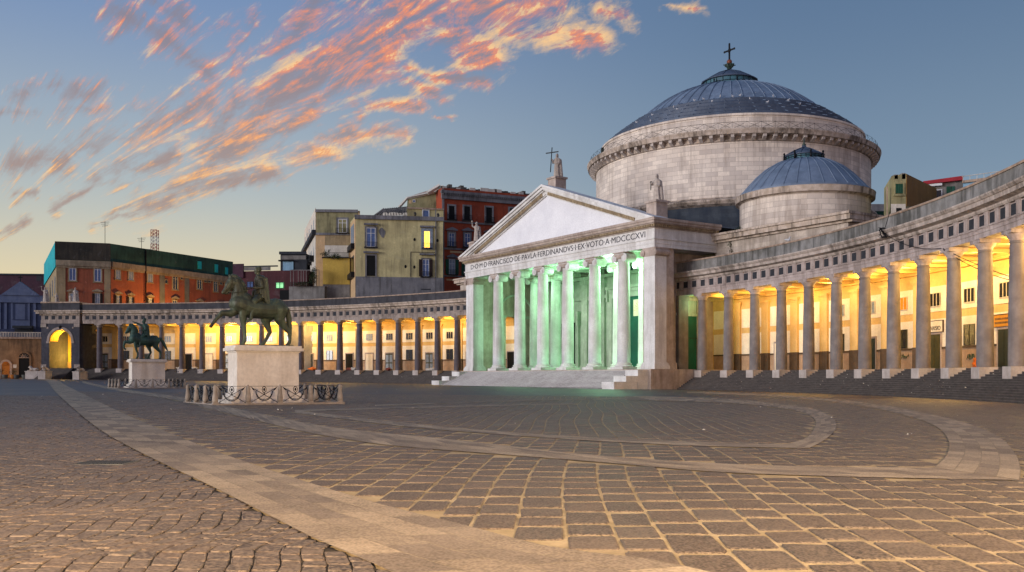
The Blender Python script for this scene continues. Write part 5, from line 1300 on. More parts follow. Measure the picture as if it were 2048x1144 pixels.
archdoor(4, 723, 20, 755, 'owood', 'coping'); archdoor(38, 706, 59, 755, 'black', 'tuff')
f.strip('wall_plate', 26, 729, 34.5, 736, 'pale', .1)
lamp('doorway_lamp', (*XY(22, 234), ZZ(722, 234)), 500, (1.0, .52, .16), .2)
for px_, h_, gl in ((2.5, 1.9, 1), (10, 1.2, 0), (27, 2.1, 1), (33, 1.3, 0), (49.5, 1.5, 0)):
    xx, yy = XY(px_, 232); mb = MB(); mb.lathe([(.45, 0), (.6, .1), (.7, .9), (.75, 1.0)], 12)
    if gl:
        o = single('potted_plant', mb, 'owood' if px_ > 20 else 'coping', 'terracotta pot with a leafy shrub ' + ('between the two arched doorways' if px_ > 20 else 'left of the orange arched door'), 'potted plant', (xx, yy, gz(xx)))
        C_('leafy', '2f3d1e', '20301a'); g = MB()
        for _ in range(160):
            a, b, c = random.gauss(0, .45), random.gauss(0, .45), 1.6 + random.gauss(0, .45); s = .12
            v1 = Vector((random.uniform(-1, 1), random.uniform(-1, 1), random.uniform(-1, 1))).normalized() * s; v2 = Vector((random.uniform(-1, 1), random.uniform(-1, 1), random.uniform(-1, 1))).normalized() * s
            p = Vector((a, b, c)); g.add([p, p + v1, p + v1 + v2, p + v2], [(0, 1, 2, 3)])
        link('foliage', g.mesh('foliage', 'leafy'), o)
    else: single('stone_bollard', mb, 'greypl', {10: 'squat bollard in front of the orange arched door', 33: 'squat dark bollard left of the black arched gateway', 49.5: 'squat bollard in the middle of the black arched gateway'}[px_], 'bollard', (xx, yy, gz(xx)))

# --- low dark red block with a green-lit window
r_ = building('low dark red block with one green-lit window, behind the horseman', 530, 228)
body(r_, 'wall', [(467, 231), (614, 228)], 14, 0, M['darkred'], ztop=ZZ(541, 229)); f = Facade(r_, (467, 231), (614, 228))
f.window(551.5, 564.5, 568, 577, 'greenlit', None, 'shgreen', bars=2); f.window(494, 563, 507, 575, 'bluepane', None, 'darkgrey')
f.strip('brick_patch', 467, 528, 488, 556, 'purple', .4); f.strip('roof_parapet', 489, 534.5, 541, 541, 'concrete', .2); f.strip('roof_band', 488, 531.5, 556, 534, 'darkgrey', .35)
f.strip('dark_lower_wall', 560, 580, 612, 604, 'black', .15)
r_ = building('flat-roofed grey rooftop hut with a pale blue panel, left of the cream house', 585, 240, 'hut', 'rooftop_hut')
body(r_, 'wall', [(561, 240), (613, 240)], 10, 507, M['darkgrey']); f = Facade(r_, (561, 240), (613, 240))
f.strip('blue_panel', 566, 523, 587, 542, 'ltblue', .2); f.strip('roof_slab', 559, 503.5, 613, 509, 'darkgrey', .5); f.strip('ledge', 558, 520.5, 588, 523, 'black', .8); f.strip('concrete_patch', 563, 511, 612, 519, 'concrete', .12)
# terrace wall and pergola
r_ = building('stained concrete terrace wall under the pergola', 612, 221, 'wall', 'terrace_wall')
body(r_, 'wall', [(578, 222), (649, 221)], 3, 573, M['concrete'])
x, y = XY(578, 222); pg = thing('pergola', 'bare white metal pergola frame on the terrace beside the cream house', 'pergola', (*XY(605, 221), ZZ(573, 221)))
mb = MB(); X0, X1 = XY(581, 221)[0] - XY(605, 221)[0], XY(633, 221)[0] - XY(605, 221)[0]; hh = ZZ(540, 221) - ZZ(573, 221)
for xx in (X0, X0 + 1.8, (X0 + X1) / 2, X1): mb.box(xx - .05, xx + .05, -.05, .05, 0, hh); mb.box(xx - .05, xx + .05, 2.95, 3.05, 0, hh + .4)
for zz_, yy in ((hh, 0), (hh + .4, 3)): mb.box(X0, X1, yy - .05, yy + .05, zz_ - .1, zz_)
for xx in (X0, (X0 + X1) / 2, X1): mb.tube([(xx, 0, hh), (xx, 3, hh + .4)], .05, 4)
part('metal_frame', mb, 'concrete', pg)
mb = MB()
for k in range(40): mb.box(X0 + (X1 - X0) * k / 40, X0 + (X1 - X0) * k / 40 + .04, -.1, -.06, 0, 1.0)
mb.box(X0, X1, -.11, -.05, 1.0, 1.06); part('railing', mb, 'iron', pg)
def foliage(name, label, cat, loc, size, n, leaf=.22, trunk=True):
    g = MB()
    cl = [Vector((random.gauss(0, size[0] * .45), random.gauss(0, size[1] * .45), size[2] * (.25 + .7 * random.random()))) for _ in range(max(4, n // 60))]
    for _ in range(n):
        c = random.choice(cl); p = c + Vector((random.gauss(0, size[0] * .16), random.gauss(0, size[1] * .16), random.gauss(0, size[2] * .09)))
        v1 = Vector([random.uniform(-1, 1) for _ in range(3)]).normalized() * leaf; v2 = v1.cross(Vector([random.uniform(-1, 1) for _ in range(3)])).normalized() * leaf * .6
        g.add([p, p + v1 + v2 * .5, p + v1 * 2, p + v1 - v2 * .5], [(0, 1, 2, 3)])
    r = thing(name, label, cat, loc); part('foliage', g, 'leafy', r)
    if trunk:
        t = MB()
        for c in cl[:10]: t.tube([(0, 0, 0), (c.x * .4, c.y * .4, c.z * .5), tuple(c)], [.06, .05, .02], 4)
        part('stem', t, 'dado', r)
    return r
foliage('climbing_plant', 'tall dark climber in front of the cream house side wall', 'plant', (*XY(628, 220), ZZ(573, 220)), (1.3, .8, 4.2), 900, .16)
foliage('terrace_plants', 'low dark planting along the terrace railing under the pergola', 'plant', (*XY(597, 220.5), ZZ(573, 220.5)), (3.4, .4, 1.0), 500, .14)

# --- cream and yellow house with the balcony
r_ = building('tall narrow cream and yellow house with a planted balcony, left of the big yellow house', 660, 225)
zt1 = ZZ(421, 225)
mb = MB(); S0, S1, S2 = XY(609, 262), XY(632, 225), XY(720, 225.5); mb.prism([S0, S1, S2, (S2[0] * 1.16, S2[1] * 1.16)], -1, zt1); part('wall', mb, 'peach', r_, True)
f = Facade(r_, (632, 225), (716, 225.5)); fsd = Facade(r_, (609, 262), (632, 225))
f.strip('upper_wall', 632.3, 424, 715, 470, 'olive', .10); f.strip('cornice', 631, 419.5, 716, 425, 'greywall', .5); f.strip('floor_band', 632, 466, 716, 470.5, 'greywall', .3)
f.strip('stained_wall', 650, 471, 715, 491, 'beige', .12); f.strip('terrace_wall', 649.5, 491, 697, 517, 'pale', .14)
f.window(676, 438, 694, 466, 'greypane', 'greywall', 'white', balcony=True); f.window(678, 494, 689, 513, 'darkpane', None, 'white')
u0, u1, z0, z1 = f.r(649, 519, 702, 571); mb = MB(); mb.box(u0, u1, -2.6, -.02, z0, z1); f.put('yellow_block', mb, 'ochrey'); mb = MB(); mb.box(u0, u1, -2.5, -.02, -1, z0); f.put('block_base', mb, 'concrete')
mb = MB(); mb.box(u0 - .2, u1, -3.0, -.3, z1, z1 + .2)
for k in range(26): mb.box(u0 + (u1 - u0) * k / 26, u0 + (u1 - u0) * k / 26 + .05, -2.95, -2.9, z1 + .2, z1 + 1.2)
mb.box(u0, u1, -2.98, -2.88, z1 + 1.2, z1 + 1.28); f.put('balcony', mb, 'iron')
fsd.strip('white_flank', 610, 440, 631.7, 640, 'pale', .1)
mb = MB(); mb.box(0, fsd.L, -.9, -.1, ZZ(467, 225) - .2, ZZ(467, 225) + .9); fsd.put('flank_cornice', mb, 'darkgrey')
for k in range(5):
    u0 = fsd.L * (k + .6) / 5.4
    for zz_ in (31.5, 25.0, 19.5):
        mb = MB(); mb.box(u0 - .9, u0 + .9, -.16, -.05, zz_ + 5, zz_ + 8); o = fsd.put('window', mb, 'greypane')
        if zz_ < 30: mb = MB(); mb.box(u0 - 1.3, u0 + 1.3, -1.2, -.1, zz_ + 4.6, zz_ + 5.9); fsd.put('balcony', mb, 'iron')
foliage('wall_weeds', 'dark weeds sprouting from the pale block wall below the small dome', 'weeds', CM @ Vector((28.6, 11.0, 17.6)), (1.6, .15, 3.2), 260, .12)
foliage('wall_weeds', 'small dark weeds at the foot of the drum, above the block cornice', 'weeds', CM @ Vector((30.5, 11.0, 22.2)), (.5, .3, .6), 90, .12)
foliage('balcony_plants', 'bushy plants on the balcony above the yellow block', 'plant', (*XY(668, 222), ZZ(519, 222)), (2.6, .5, 1.6), 700, .15)
mb = MB(); mb.tube([(0, 0, 0), (.3, 0, 1.2)], .05, 5); xx, yy = XY(655, 222)
foliage('balcony_tree', 'small spreading shrub on the left corner of the balcony', 'plant', (xx, yy, ZZ(517, 222)), (.9, .5, 2.4), 260, .14)

# --- big yellow house
r_ = building('big weathered yellow house with one warmly lit window, behind the left colonnade', 800, 215)
zt1 = ZZ(431, 215)
mb = MB(); A0, A1, A2 = XY(701, 224), XY(711, 215), XY(886, 218); mb.prism([A0, A1, A2, (A2[0] * 1.09, A2[1] * 1.09), (A0[0], A0[1] + 16)], -1, zt1); part('wall', mb, 'yellow', r_, True)
f = Facade(r_, (711, 215), (886, 218)); fsd = Facade(r_, (701, 224), (711, 215))
mb = MB(); mb.box(0, fsd.L, -.08, .01, 12, zt1 - .5); fsd.put('pale_flank', mb, 'peach')
for y0, y1 in ((452, 500), (514, 556)):
    z0, z1 = ZZ(y1, 220), ZZ(y0, 220); mb = MB(); mb.box(fsd.L * .2, fsd.L * .8, -.18, 0, z0, z1); fsd.put('window', mb, 'greypane' if y0 < 500 else 'darkpane'); mb = MB(); mb.box(fsd.L * .1, fsd.L * .9, -.9, -.1, z0 - .2, z0 + 1); fsd.put('balcony', mb, 'iron')
f.band('cornice', 430, 438, 'greywall', .45, .2); 
u0, u1 = 0, f.L; mb = MB(); mb.box(u0, u1, -.25, .02, -1, ZZ(553, 215)); f.put('grey_base', mb, 'greywall')
f.window(732.6, 455.5, 751, 494, 'bluepane', 'greywall', 'white', balcony=True, hood=None); f.window(733.5, 511, 750.5, 552, 'black', 'greywall', None)
f.window(847.6, 462, 860, 496, 'litpane', 'greypane', 'white', balcony=True, sw=.6); f.window(845, 519, 858, 553, 'bluepane', 'greywall', 'white', 'shdark', balcony=True)
for x0, x1, y in ((728, 756, 447), (727, 757, 503), (840, 868, 452), (839, 868, 507)): f.strip('window_hood', x0, y, x1, y + 3.5, 'greywall', .7)
for x, y in ((829, 479), (811, 533), (828.5, 534), (875, 481)):
    u0, u1, z0, z1 = f.r(x - 2.2, y - 3.3, x + 2.2, y + 3.3); mb = MB(); mb.ell(((u0 + u1) / 2, 0, (z0 + z1) / 2), ((u1 - u0) / 2, .12, (z1 - z0) / 2), 12, 8); f.put('round_window', mb, 'black')
f.window(845.5, 563, 857.5, 577, 'darkpane', 'darkgrey', 'ltblue'); f.window(783, 561, 790, 568, 'pale', None, None); f.window(864, 561, 868, 568, 'darkpane', None, None)
f.strip('drain_pipe', 870.5, 420, 872.3, 584, 'greywall', .25); f.strip('thin_pipe', 820.5, 505, 821.3, 554, 'darkgrey', .1); f.strip('thin_pipe', 821, 504, 871, 505, 'darkgrey', .1)
mb = MB(); u0, u1, z0, z1 = f.r(758, 455, 771, 476); mb.extr([(u0, z0 + 1.2), (u0 + .6, z0 + .2), (u0 + 1, z0), (u1 - .1, z0 + .9), (u1, z1 - .9), (u1 - .7, z1 - .1), (u0 + .5, z1), (u0 - .1, z1 - .7)], -.05, .01); f.put('bare_plaster_patch', mb, 'greywall')
# black opening in the base
u0, u1, z0, z1 = f.r(754, 560, 795, 585); 
# attic and the ruined roof above it
r_ = building('low yellow attic storey with a small blue window, above the big yellow house', 850, 226)
body(r_, 'wall', [(815, 222), (887, 224)], 8, 416, M['yellow'], z0=zt1 - 1); f = Facade(r_, (815, 222), (887, 224)); f.band('cornice', 414.5, 417.5, 'coping', .3)
f.window(846, 421, 857, 434, 'bluepane', 'white', None, bars=1, sw=.2)
for x, y in ((830, 428), (876, 430)): u0, u1, z0, z1 = f.r(x - 2.5, y - 4, x + 2.5, y + 4); mb = MB(); mb.ell(((u0 + u1) / 2, 0, (z0 + z1) / 2), ((u1 - u0) / 2, .1, (z1 - z0) / 2), 12, 8); f.put('round_window', mb, 'darkpane')
r_ = building('collapsed roof of dark boards and metal on top of the big yellow house', 785, 222, 'roof', 'ruined_roof')
mb = MB(); Q = lambda x, y, Z: (*XY(x, Z), ZZ(y, Z))
mb.add([Q(750, 431, 221), Q(766, 418, 223), Q(813, 413, 225), Q(814, 431, 222), Q(750, 431, 230), Q(766, 418, 231), Q(813, 413, 232), Q(814, 431, 230)], [(0, 3, 2, 1), (4, 5, 6, 7), (0, 1, 5, 4), (1, 2, 6, 5), (2, 3, 7, 6), (3, 0, 4, 7)]); part('boards', mb, 'rubble', r_, True)
mb = MB()
for k in range(12): t = k / 11; a = Vector(Q(752 + 58 * t, 430 - 1 * t, 220.4)); b = Vector(Q(768 + 46 * t, 417 - 4 * t, 222.2)); mb.tube([a, b], .12, 4)
for k in range(3): t = (k + 1) / 4; mb.tube([Q(752 + 16 * t, 430 - 12 * t, 220.8 + t), Q(812, 430 - 15 * t, 221 + t)], .10, 4)
mb.tube([Q(748, 432, 220), Q(768, 417.5, 222)], .22, 4); part('rafters', mb, 'concrete', r_, True)
for k in range(9): 
    mb = MB(); cx = 765 + k * 5.6; mb.add([Q(cx, 430 - random.random() * 6, 220.2), Q(cx + 4, 427 - random.random() * 4, 220.1), Q(cx + 5, 431, 220.0), Q(cx + 1, 431.5, 220)], [(0, 1, 2, 3)]); part('tin_sheet', mb, 'pale', r_, True)
r_ = building('sloping beige gable with a tiny window, left of the orange-red palazzo top', 850, 232)
mb = MB(); mb.add([Q(813, 436, 229), Q(886, 436, 230), Q(886, 377, 230), Q(870, 384, 230), Q(815, 396, 229), Q(813, 436, 240), Q(886, 436, 240), Q(886, 377, 240), Q(870, 384, 240), Q(815, 396, 240)],
    [(0, 1, 2, 3, 4), (9, 8, 7, 6, 5), (0, 4, 9, 5), (4, 3, 8, 9), (3, 2, 7, 8), (2, 1, 6, 7)]); part('wall', mb, 'olive', r_, True)
f = Facade(r_, (813, 229), (886, 230)); f.window(825, 399, 831, 405, 'bluepane', None, 'pale', bars=1); f.window(818, 401, 823, 407, 'peach', None, None)
mb = MB(); mb.tube([Q(798, 415, 229), Q(815, 396, 229), Q(870, 384, 229.6), Q(886, 372, 229.8)], .35, 4); mb.tube([Q(855, 386, 228), Q(880, 371, 228.5)], .5, 4); part('roof_edge', mb, 'pale', r_, True)
mb = MB(); mb.add([Q(815, 395, 228.6), Q(870, 383.5, 229), Q(886, 372, 229), Q(872, 376, 236), Q(830, 389, 236)], [(0, 1, 2, 3, 4)]); part('roof_sheet', mb, 'coping', r_, True)

# --- orange-red palazzo
r_ = building('tall orange-red palazzo with green shutters, just left of the church pediment', 960, 228)
RF = [(884, 226), (1075, 236)]
body(r_, 'wall', RF, 20, 0, M['orange'], ztop=46.6); f = Facade(r_, *RF)
mb = MB(); mb.box(-.4, f.L + .5, -.9, .02, 45.3, 45.9); mb.box(-.2, f.L, -.5, .02, 44.0, 45.3)
for k in range(44): mb.box(f.L * k / 44, f.L * k / 44 + .25, -.85, -.5, 44.9, 45.3)
f.put('cornice', mb, 'greywall')
mb = MB()
for k in range(26):
    a, b = random.uniform(.4, 1.2), random.uniform(.2, .9); u0 = f.L * k / 26; mb.box(u0, u0 + f.L / 28, .2 + random.random(), 1.5 + random.random(), 46.5, 46.8 + a * b)
f.put('broken_roof_edge', mb, 'rubble')
mb = MB()
for k in range(9): u0 = f.L * (k + .3) / 9 + random.uniform(-.8, .8); mb.box(u0, u0 + random.uniform(.8, 2.2), .1, .3, 46.6, 46.95 + random.random() * .5)
f.put('white_roof_sheet', mb, 'pale')
for (a, b, c, d) in ((895.5, 410, 911, 439), (926, 411, 942, 440), (970, 413, 986, 444), (1017, 415, 1033, 447)): f.window(a + 2, b + 2, c - 2, d, 'black', 'greywall', None, balcony=True, sw=.4)
for (a, b, c, d) in ((896.5, 466, 909.5, 493), (928, 467, 941, 494), (972, 470, 985, 497)): f.window(a + 1, b, c - 1, d, 'bluepane', 'greywall', 'white', None, 'greywall', True, sw=.4)
for (a, b, c, d) in ((897.5, 519, 910, 549), (929, 521, 941, 551), (973, 524, 985, 554)): f.window(a, b, c, d, 'greypane', 'greywall', 'white', 'shgreen', 'greywall', True, sw=.3)
for y0, y1 in ((440.5, 444), (495, 498.5), (550, 553)): f.band('floor_band', y0, y1, 'greywall', .3)
f.strip('corner_strip', 884, 377, 888, 600, 'greywall', .2)
for (a, b, c, d) in ((900, 502, 925, 506), (893, 558, 905, 561), (930, 389, 950, 392)): f.strip('flaked_plaster', a, b, c, d, 'peach', .05)
body(r_, 'side_wall', [(872, 224), (884.2, 225.9)], 14, 0, M['orange'], ztop=ZZ(552, 224))

# --- houses behind the right colonnade
r_ = building('brown and ochre house with dark green shutter, right of the dome', 1820, 125)
zt1 = ZZ(349, 125); mb = MB(); mb.add([Q(1768, 470, 127), Q(1781, 470, 124), Q(1812, 470, 124), Q(1872, 470, 134), Q(1768, 377, 127), Q(1783, 352, 124), Q(1812, 347, 124), Q(1872, 376.5, 134), Q(1850, 470, 142), Q(1850, 377, 142), Q(1790, 470, 142), Q(1790, 360, 142)],
   [(0, 1, 5, 4), (1, 2, 6, 5), (2, 3, 7, 6), (3, 8, 9, 7), (8, 10, 11, 9), (10, 0, 4, 11), (4, 5, 6, 11), (6, 7, 9, 11)]); part('wall', mb, 'olive', r_, True)
f = Facade(r_, (1781, 124), (1812, 124)); fb = Facade(r_, (1812, 124), (1872, 134))
u1 = fb.L; mb = MB(); mb.extr([(0.02, ZZ(412, 124)), (u1, ZZ(412, 134) - .2), (u1, ZZ(377, 134)), (0.02, ZZ(348, 124))], -.08, .01); fb.put('brown_wall', mb, 'brown')
f.window(1790, 368, 1805.5, 387, 'darkpane', 'olive', None, None, sw=.15); f.window(1792, 416, 1803, 430, 'black', None, None); f.strip('white_patch', 1782, 408, 1811, 440, 'pale', .04)
mb = MB(); u0, u1_, z0, z1 = f.r(1790, 368, 1805.5, 387)
for k in range(4): w4 = (u1_ - u0) / 4; mb.box(u0 + k * w4 + .03, u0 + (k + 1) * w4 - .03, -.12, -.065, z0, z1)
f.put('shutter', mb, 'shgreen')
for x0, x1, y0 in ((1789, 1796, 349), (1804, 1811, 346)): u0, u1_, z0, z1 = f.r(x0, y0, x1, 358); mb = MB(); mb.box(u0, u1_, .0, .8, z0, z1); f.put('chimney', mb, 'concrete')
f.strip('drain_pipe', 1773, 374, 1774.4, 440, 'coping', .2)
r_ = building('grey-white rooftop house with a deep red fascia and green shutters, at the right', 1890, 138)
body(r_, 'wall', [(1846, 138), (1926, 136)], 8, 0, M['concrete'], ztop=ZZ(365, 138)); f = Facade(r_, (1846, 138), (1926, 136))
f.window(1893, 373, 1909, 386.5, 'darkpane', None, None, None); 
for x0, x1 in ((1893, 1897.8), (1898.2, 1903), (1904, 1909.5)): f.strip('shutter', x0, 373, x1, 386.5, 'shgreen' if x0 < 1903 else 'teal', .12)
f.window(1872.5, 381, 1882.5, 397, 'darkpane', 'white', None, sw=.15); f.strip('white_beam', 1856, 368.5, 1884, 373, 'white', .6)
mb = MB(); p0, p1 = Vector((f.u(1846), 0, 0)), Vector((f.L, 0, 0)); z0, z1 = ZZ(369, 138), ZZ(360, 136); mb.add([(0, -.8, ZZ(371, 138)), (f.L, -.8, ZZ(361.5, 136)), (f.L, -.8, ZZ(353.5, 136)), (0, -.8, ZZ(364.5, 138)), (0, .5, ZZ(371, 138)), (f.L, .5, ZZ(361.5, 136)), (f.L, .5, ZZ(353.5, 136)), (0, .5, ZZ(364.5, 138))], [(0, 1, 2, 3), (7, 6, 5, 4), (0, 4, 5, 1), (3, 2, 6, 7), (1, 5, 6, 2), (0, 3, 7, 4)]); f.put('red_fascia', mb, 'redroof')
r_ = building('white and pale blue rooftop terrace house at the right edge', 1960, 128)
mb = MB(); mb.add([Q(1926, 420, 134), Q(2010, 420, 122), Q(2010, 352, 122), Q(1926, 361, 134), Q(1926, 420, 140), Q(2010, 420, 130), Q(2010, 352, 130), Q(1926, 361, 140)], [(0, 1, 2, 3), (7, 6, 5, 4), (0, 4, 5, 1), (3, 2, 6, 7), (1, 5, 6, 2), (0, 3, 7, 4)]); part('wall', mb, 'ltblue', r_, True)
mb = MB(); mb.add([Q(1924, 366, 133.5), Q(2012, 355, 121.5), Q(2012, 350, 121.5), Q(1924, 361, 133.5), Q(1924, 366, 136), Q(2012, 355, 124), Q(2012, 350, 124), Q(1924, 361, 136)], [(0, 1, 2, 3), (7, 6, 5, 4), (0, 4, 5, 1), (3, 2, 6, 7), (1, 5, 6, 2), (0, 3, 7, 4)]); part('fascia', mb, 'coping', r_, True)
mb = MB(); mb.tube([Q(1924, 353, 133), Q(2012, 341, 122)], .05, 4)
for k in range(7): t = k / 6; mb.tube([Q(1926 + 84 * t, 361 - 11 * t, 133 - 11 * t), Q(1926 + 84 * t, 353 - 12 * t, 133 - 11 * t)], .035, 4)
part('railing', mb, 'pale', r_, True)
r_ = building('pale low house in the gap between the domes and the brown house', 1755, 170)
body(r_, 'wall', [(1735, 170), (1768, 170)], 8, 408, M['pale']); f = Facade(r_, (1735, 170), (1768, 170)); f.strip('roof', 1733, 425, 1768, 436, 'shgreen', 1.5)

# ================================================================ SMALL THINGS
# gulls perched on the dome and parapets
gb = MB(); gb.blob((0, -.12, .22), .12, (0, .2, .26), .05, 8, 3); gb.blob((0, -.15, .3), .06, (0, -.2, .44), .06, 8, 3); gb.tube([(0, -.22, .43), (0, -.32, .41)], .015, 4); gb.tube([(.04, 0, .14), (.04, 0, 0)], .012, 4); gb.tube([(-.04, 0, .14), (-.04, 0, 0)], .012, 4)
C_('gullw', 'bcbcbe', 'a4a6aa', bump=0); gm = gb.mesh('gull', 'gullw')
DW = CM @ DC; gi = 0
for ang, (r, z) in ((-148, (22.2, 45.75)), (-141, (21.0, 46.65)), (-137, (23.2, 44.9)), (-131, (19.8, 47.5)), (-127, (21.0, 46.65)), (-121, (18.5, 48.4)), (-116, (18.5, 48.4)), (-111, (19.8, 47.5)), (-108, (17.2, 48.9)), (-101, (18.5, 48.4)), (-97, (17.2, 48.9)), (-93, (19.8, 47.5)), (-86, (21.0, 46.65)), (-80, (18.5, 48.4)), (-74, (19.8, 47.5)), (-70, (21.0, 46.65))):
    a = math.radians(ang); o = link('gull', gm, loc=Vector((DW.x + (r + .0) * math.cos(a) , DW.y + (r + .0) * math.sin(a), z + .02)), rotz=random.uniform(0, 6)); o.scale = (.95,) * 3
    tag(o, 'white gull perched on the stepped lead ledges of the great dome', 'gull', 'gulls on the great dome')
o = link('gull', gm, loc=Vector((*RA.at(3.3 * SP, -.3), ZB + 10.9 + 2.02 + 2.92 + gz(RA.at(3.3 * SP)[0]))), rotz=1); o.scale = (1.5,) * 3; tag(o, 'single white gull standing on the right colonnade parapet below the small dome', 'gull')
# drain grate in the cobbles
p = G(212, 926); mb = MB(); mb.box(-.42, .42, -.34, .34, -.04, .006)
gr = thing('drain_grate', 'rectangular iron drain cover set in the cobbles at the lower left', 'drain cover', (p.x, p.y, gz(p.x) + .005)); part('grate_plate', mb, 'greypl', gr)
mb = MB()
for i in range(12):
    for j in range(7): mb.box(-.39 + i * .066, -.35 + i * .066, -.31 + j * .09, -.26 + j * .09, .006, .014)
part('grate_bars', mb, 'darkgrey', gr)
# bundles left between the columns
C_('torange', 'd8702a', 'c05f20'); C_('cloth1', 'b8b0a6', '8d8780'); C_('cloth2', '4a5563', '33404d'); C_('cloth3', '7a3a30', '5d2c26')
def bundle(arc, k, dd, m, label, w=1.4, h=.55):
    b = MB()
    for i in range(7): b.blob((random.uniform(-w, w) * .6, random.uniform(-.3, .3), .22), random.uniform(.18, .32), (random.uniform(-w, w) * .6, random.uniform(-.3, .3), h * random.uniform(.4, .9)), random.uniform(.12, .28), 8, 3)
    x, y = arc.at(k * SP, dd); tag(link('bedding_bundle', remesh(b, m, 'bedding_bundle', .06, 1), None, False, Vector((x, y, gz(x) + ZB - .02)), arc.rot(k * SP)), label, 'bundle')
bundle(LA, 7.55, .6, 'torange', 'bright orange heap between columns just right of the nearer pedestal')
bundle(LA, 5.6, .8, 'cloth3', 'dark red and grey bedding heap before the pale bricked-up door'); bundle(LA, 5.35, .2, 'cloth1', 'pale bedding heap touching the column left of the glazed door')
bundle(LA, 1.45, .8, 'cloth1', 'long pale bedding roll in the yellow arcade left of the church', 2.2); bundle(LA, 3.6, .6, 'cloth3', 'reddish bundle under the small twin window of the left arcade', .9)
bundle(LA, 14.2, .8, 'cloth1', 'white bundle in the arcade just right of the distant horseman', 2.0); bundle(LA, 13.5, .6, 'cloth1', 'whitish bundle between columns midway between the two horsemen', 1.5)
bundle(RA, 8.62, 3.5, 'torange', 'small orange bundle leaning beside the dark door in the right arcade', .5, 1.0)
# litter on the steps and the square
lt = MB()
for arc, a, b, n in ((RA, 0, 11, 120), (LA, -1, 17, 110)):
    for _ in range(n):
        S = random.uniform(a, b) * SP; k = random.randrange(1, 14); dd = -4.05 + k * .37 + .15; x, y = arc.at(S, dd); s = random.uniform(.03, .11)
        z = gz(x) + (k + 1) * ZB / 14 - .015; p = Vector((x, y, z))
        c = [p + Vector((random.uniform(-s, s), random.uniform(-s, s), random.uniform(0, s))) for _ in range(4)]; lt.add(c, [(0, 1, 2), (0, 2, 3), (0, 3, 1), (1, 3, 2)])
for _ in range(110):
    y = random.uniform(25, 115); x = random.uniform(-.5, .52) * y; s = random.uniform(.02, .08); p = Vector((x, y, gz(x) + .01))
    c = [p + Vector((random.uniform(-s, s), random.uniform(-s, s), random.uniform(0, s))) for _ in range(4)]; lt.add(c, [(0, 1, 2), (0, 2, 3), (0, 3, 1), (1, 3, 2)])
o = single('litter', lt, 'pale', 'tiny scraps of pale litter scattered over steps and square', 'litter'); o['kind'] = 'stuff'
# loose cables on the right colonnade
def cable(p0, p1, sag, label, r=.035):
    p0, p1 = Vector(p0), Vector(p1); pts = [p0.lerp(p1, t / 14) - Vector((0, 0, sag * 4 * (t / 14) * (1 - t / 14))) for t in range(15)]
    mid_ = p0.copy(); mb = MB(); mb.tube([q - mid_ for q in pts], r, 5); single('loose_cable', mb, 'iron', label, 'cable', mid_)
def RP(k, dd, z): x, y = RA.at(k * SP, dd); return (x, y, gz(x) + z)
zt = ZB + 10.9
cable(RP(7.2, -.95, zt + 5.5), RP(7.25, -1.9, zt + 2.9), .1, 'short dark cable hanging down the right parapet to a tangle on the cornice')
cable(RP(7.25, -1.9, zt + 2.9), RP(8.9, -.9, zt + .1), .6, 'long dark cable slanting from the cornice to the capital right of the sign')
cable(RP(9.0, -1.0, zt), RP(10.2, 6.4, ZB + 6.5), .5, 'uppermost dark cable running from a capital into the right arcade'); cable(RP(9.0, -1.0, zt - .1), RP(9.75, 6.4, ZB + 7.2), .8, 'lower slack cable running from a capital into the right arcade')
cable(RP(10.1, 6.2, ZB + 6.6), RP(11.6, 6.2, ZB + 6.5), .9, 'slack cable sagging along the right arcade wall near the frame edge')
mb = MB()
for i in range(8): a0 = random.uniform(0, 6); mb.tube([(random.uniform(.15, .5) * math.cos(t + a0), .12 * math.sin(2 * t), .5 * math.sin(t)) for t in [2 * PI * j / 14 for j in range(14)]], .03, 4, closed=True)
single('cable_tangle', mb, 'iron', 'tangle of looped wires on the cornice of the right colonnade', 'cable', RP(7.25, -1.95, zt + 2.9))
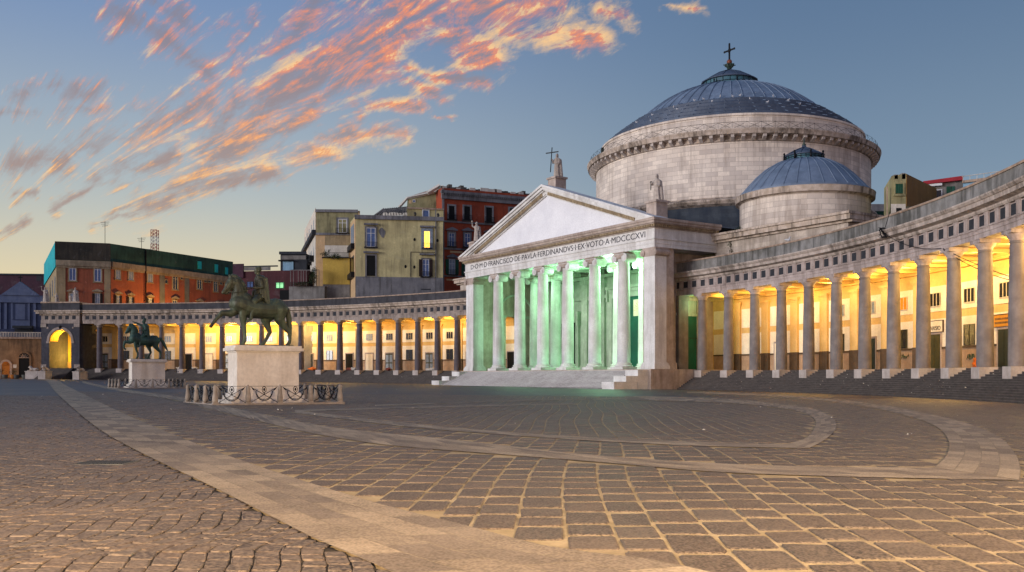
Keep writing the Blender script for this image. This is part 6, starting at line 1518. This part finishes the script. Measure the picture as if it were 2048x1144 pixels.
# signs over doors in the right arcade
def text_mesh(txt, size, m):
    c = bpy.data.curves.new('t', 'FONT'); c.body = txt; c.size = size; c.extrude = .01; c.align_x = 'CENTER'; o = bpy.data.objects.new('t', c); COL.objects.link(o)
    dg = bpy.context.evaluated_depsgraph_get(); dg.update(); me = bpy.data.meshes.new_from_object(o.evaluated_get(dg)); bpy.data.objects.remove(o)
    me.transform(Matrix.Rotation(PI / 2, 4, 'X')); me.materials.clear(); me.materials.append(M[m]); me.name = 'sign_lettering'; return me
C_('ysign', 'c98a2c', 'b87a24')
def sign(k, label, txt, m, w, z, h):
    x, y = RA.at(k * SP, 6.42); s = thing('wall_sign', label, 'sign', (x, y, gz(x) + ZB + z), RA.rot(k * SP))
    mb = MB(); mb.box(-w, w, -.05, .1, 0, h); part('sign_board', mb, m, s)
    mb = MB(); mb.box(-w - .05, w + .05, -.08, .09, h, h + .07); mb.box(-w - .05, w + .05, -.08, .09, -.07, 0); mb.box(-w - .05, -w, -.08, .09, 0, h); mb.box(w, w + .05, -.08, .09, 0, h); part('sign_frame', mb, 'dado', s)
    if txt: o = link('sign_lettering', text_mesh(txt, .62, 'ink'), s, False, Vector((.1, -.07, .18)))
    else:
        mb = MB(); 
        for row in (.25, .62):
            xx = -w + .25
            while xx < w - .3: l = random.uniform(.08, .16); mb.box(xx, xx + l, -.06, -.051, row, row + .2); xx += l + .06
        part('worn_relief', mb, 'dado', s)
sign(6.5, 'pale sign reading PARISIO over the olive wooden door', 'PARISIO', 'panel', 1.5, 4.05, 1.15)
sign(8.5, 'yellow worn sign over the dark door left in the right arcade', None, 'ysign', 1.7, 4.05, 1.1)
sign(10.5, 'yellow worn sign over the dark door nearest the right edge', None, 'ysign', 1.7, 4.05, 1.1)
# scrawled graffiti in strokes on the arcade dado and on plinths
def scrawl(Fm, w, h, m, parent, seed):
    rnd = random.Random(seed); mb = MB()
    for k in range(5):
        x0 = -w / 2 + w * k / 5; pts = [(x0 + rnd.uniform(0, w / 4), 0, rnd.uniform(0, h)) for _ in range(5)]; mb.tube(pts, .035, 4, Fm)
    part('graffiti', mb, m, parent, True)
C_('gpaint', '1f4a3a', bump=0); C_('rpaint', 'a8443a', bump=0)
for k, m, zz_, s_ in ((5.6, 'gpaint', 1.2, 1), (7.55, 'gpaint', .9, 2), (9.4, 'rpaint', 1.0, 3), (9.2, 'gpaint', 2.5, 4), (9.7, 'gpaint', 1.1, 5)):
    scrawl(RA.frame(k * SP) @ Matrix.Translation((0, 6.42, ZB + zz_)), 1.3, .6, m, right_col, s_)
for k in (13, 14): scrawl(LA.frame(k * SP) @ Matrix.Translation((0, -1.98, ZB - .85)), 1.0, .5, 'ink', left_col, k)
for k in (12.6, 11.6): scrawl(LA.frame(k * SP) @ Matrix.Translation((.6, 6.42, ZB + 1.6)), 1.4, 1.0, 'ink', left_col, int(k))
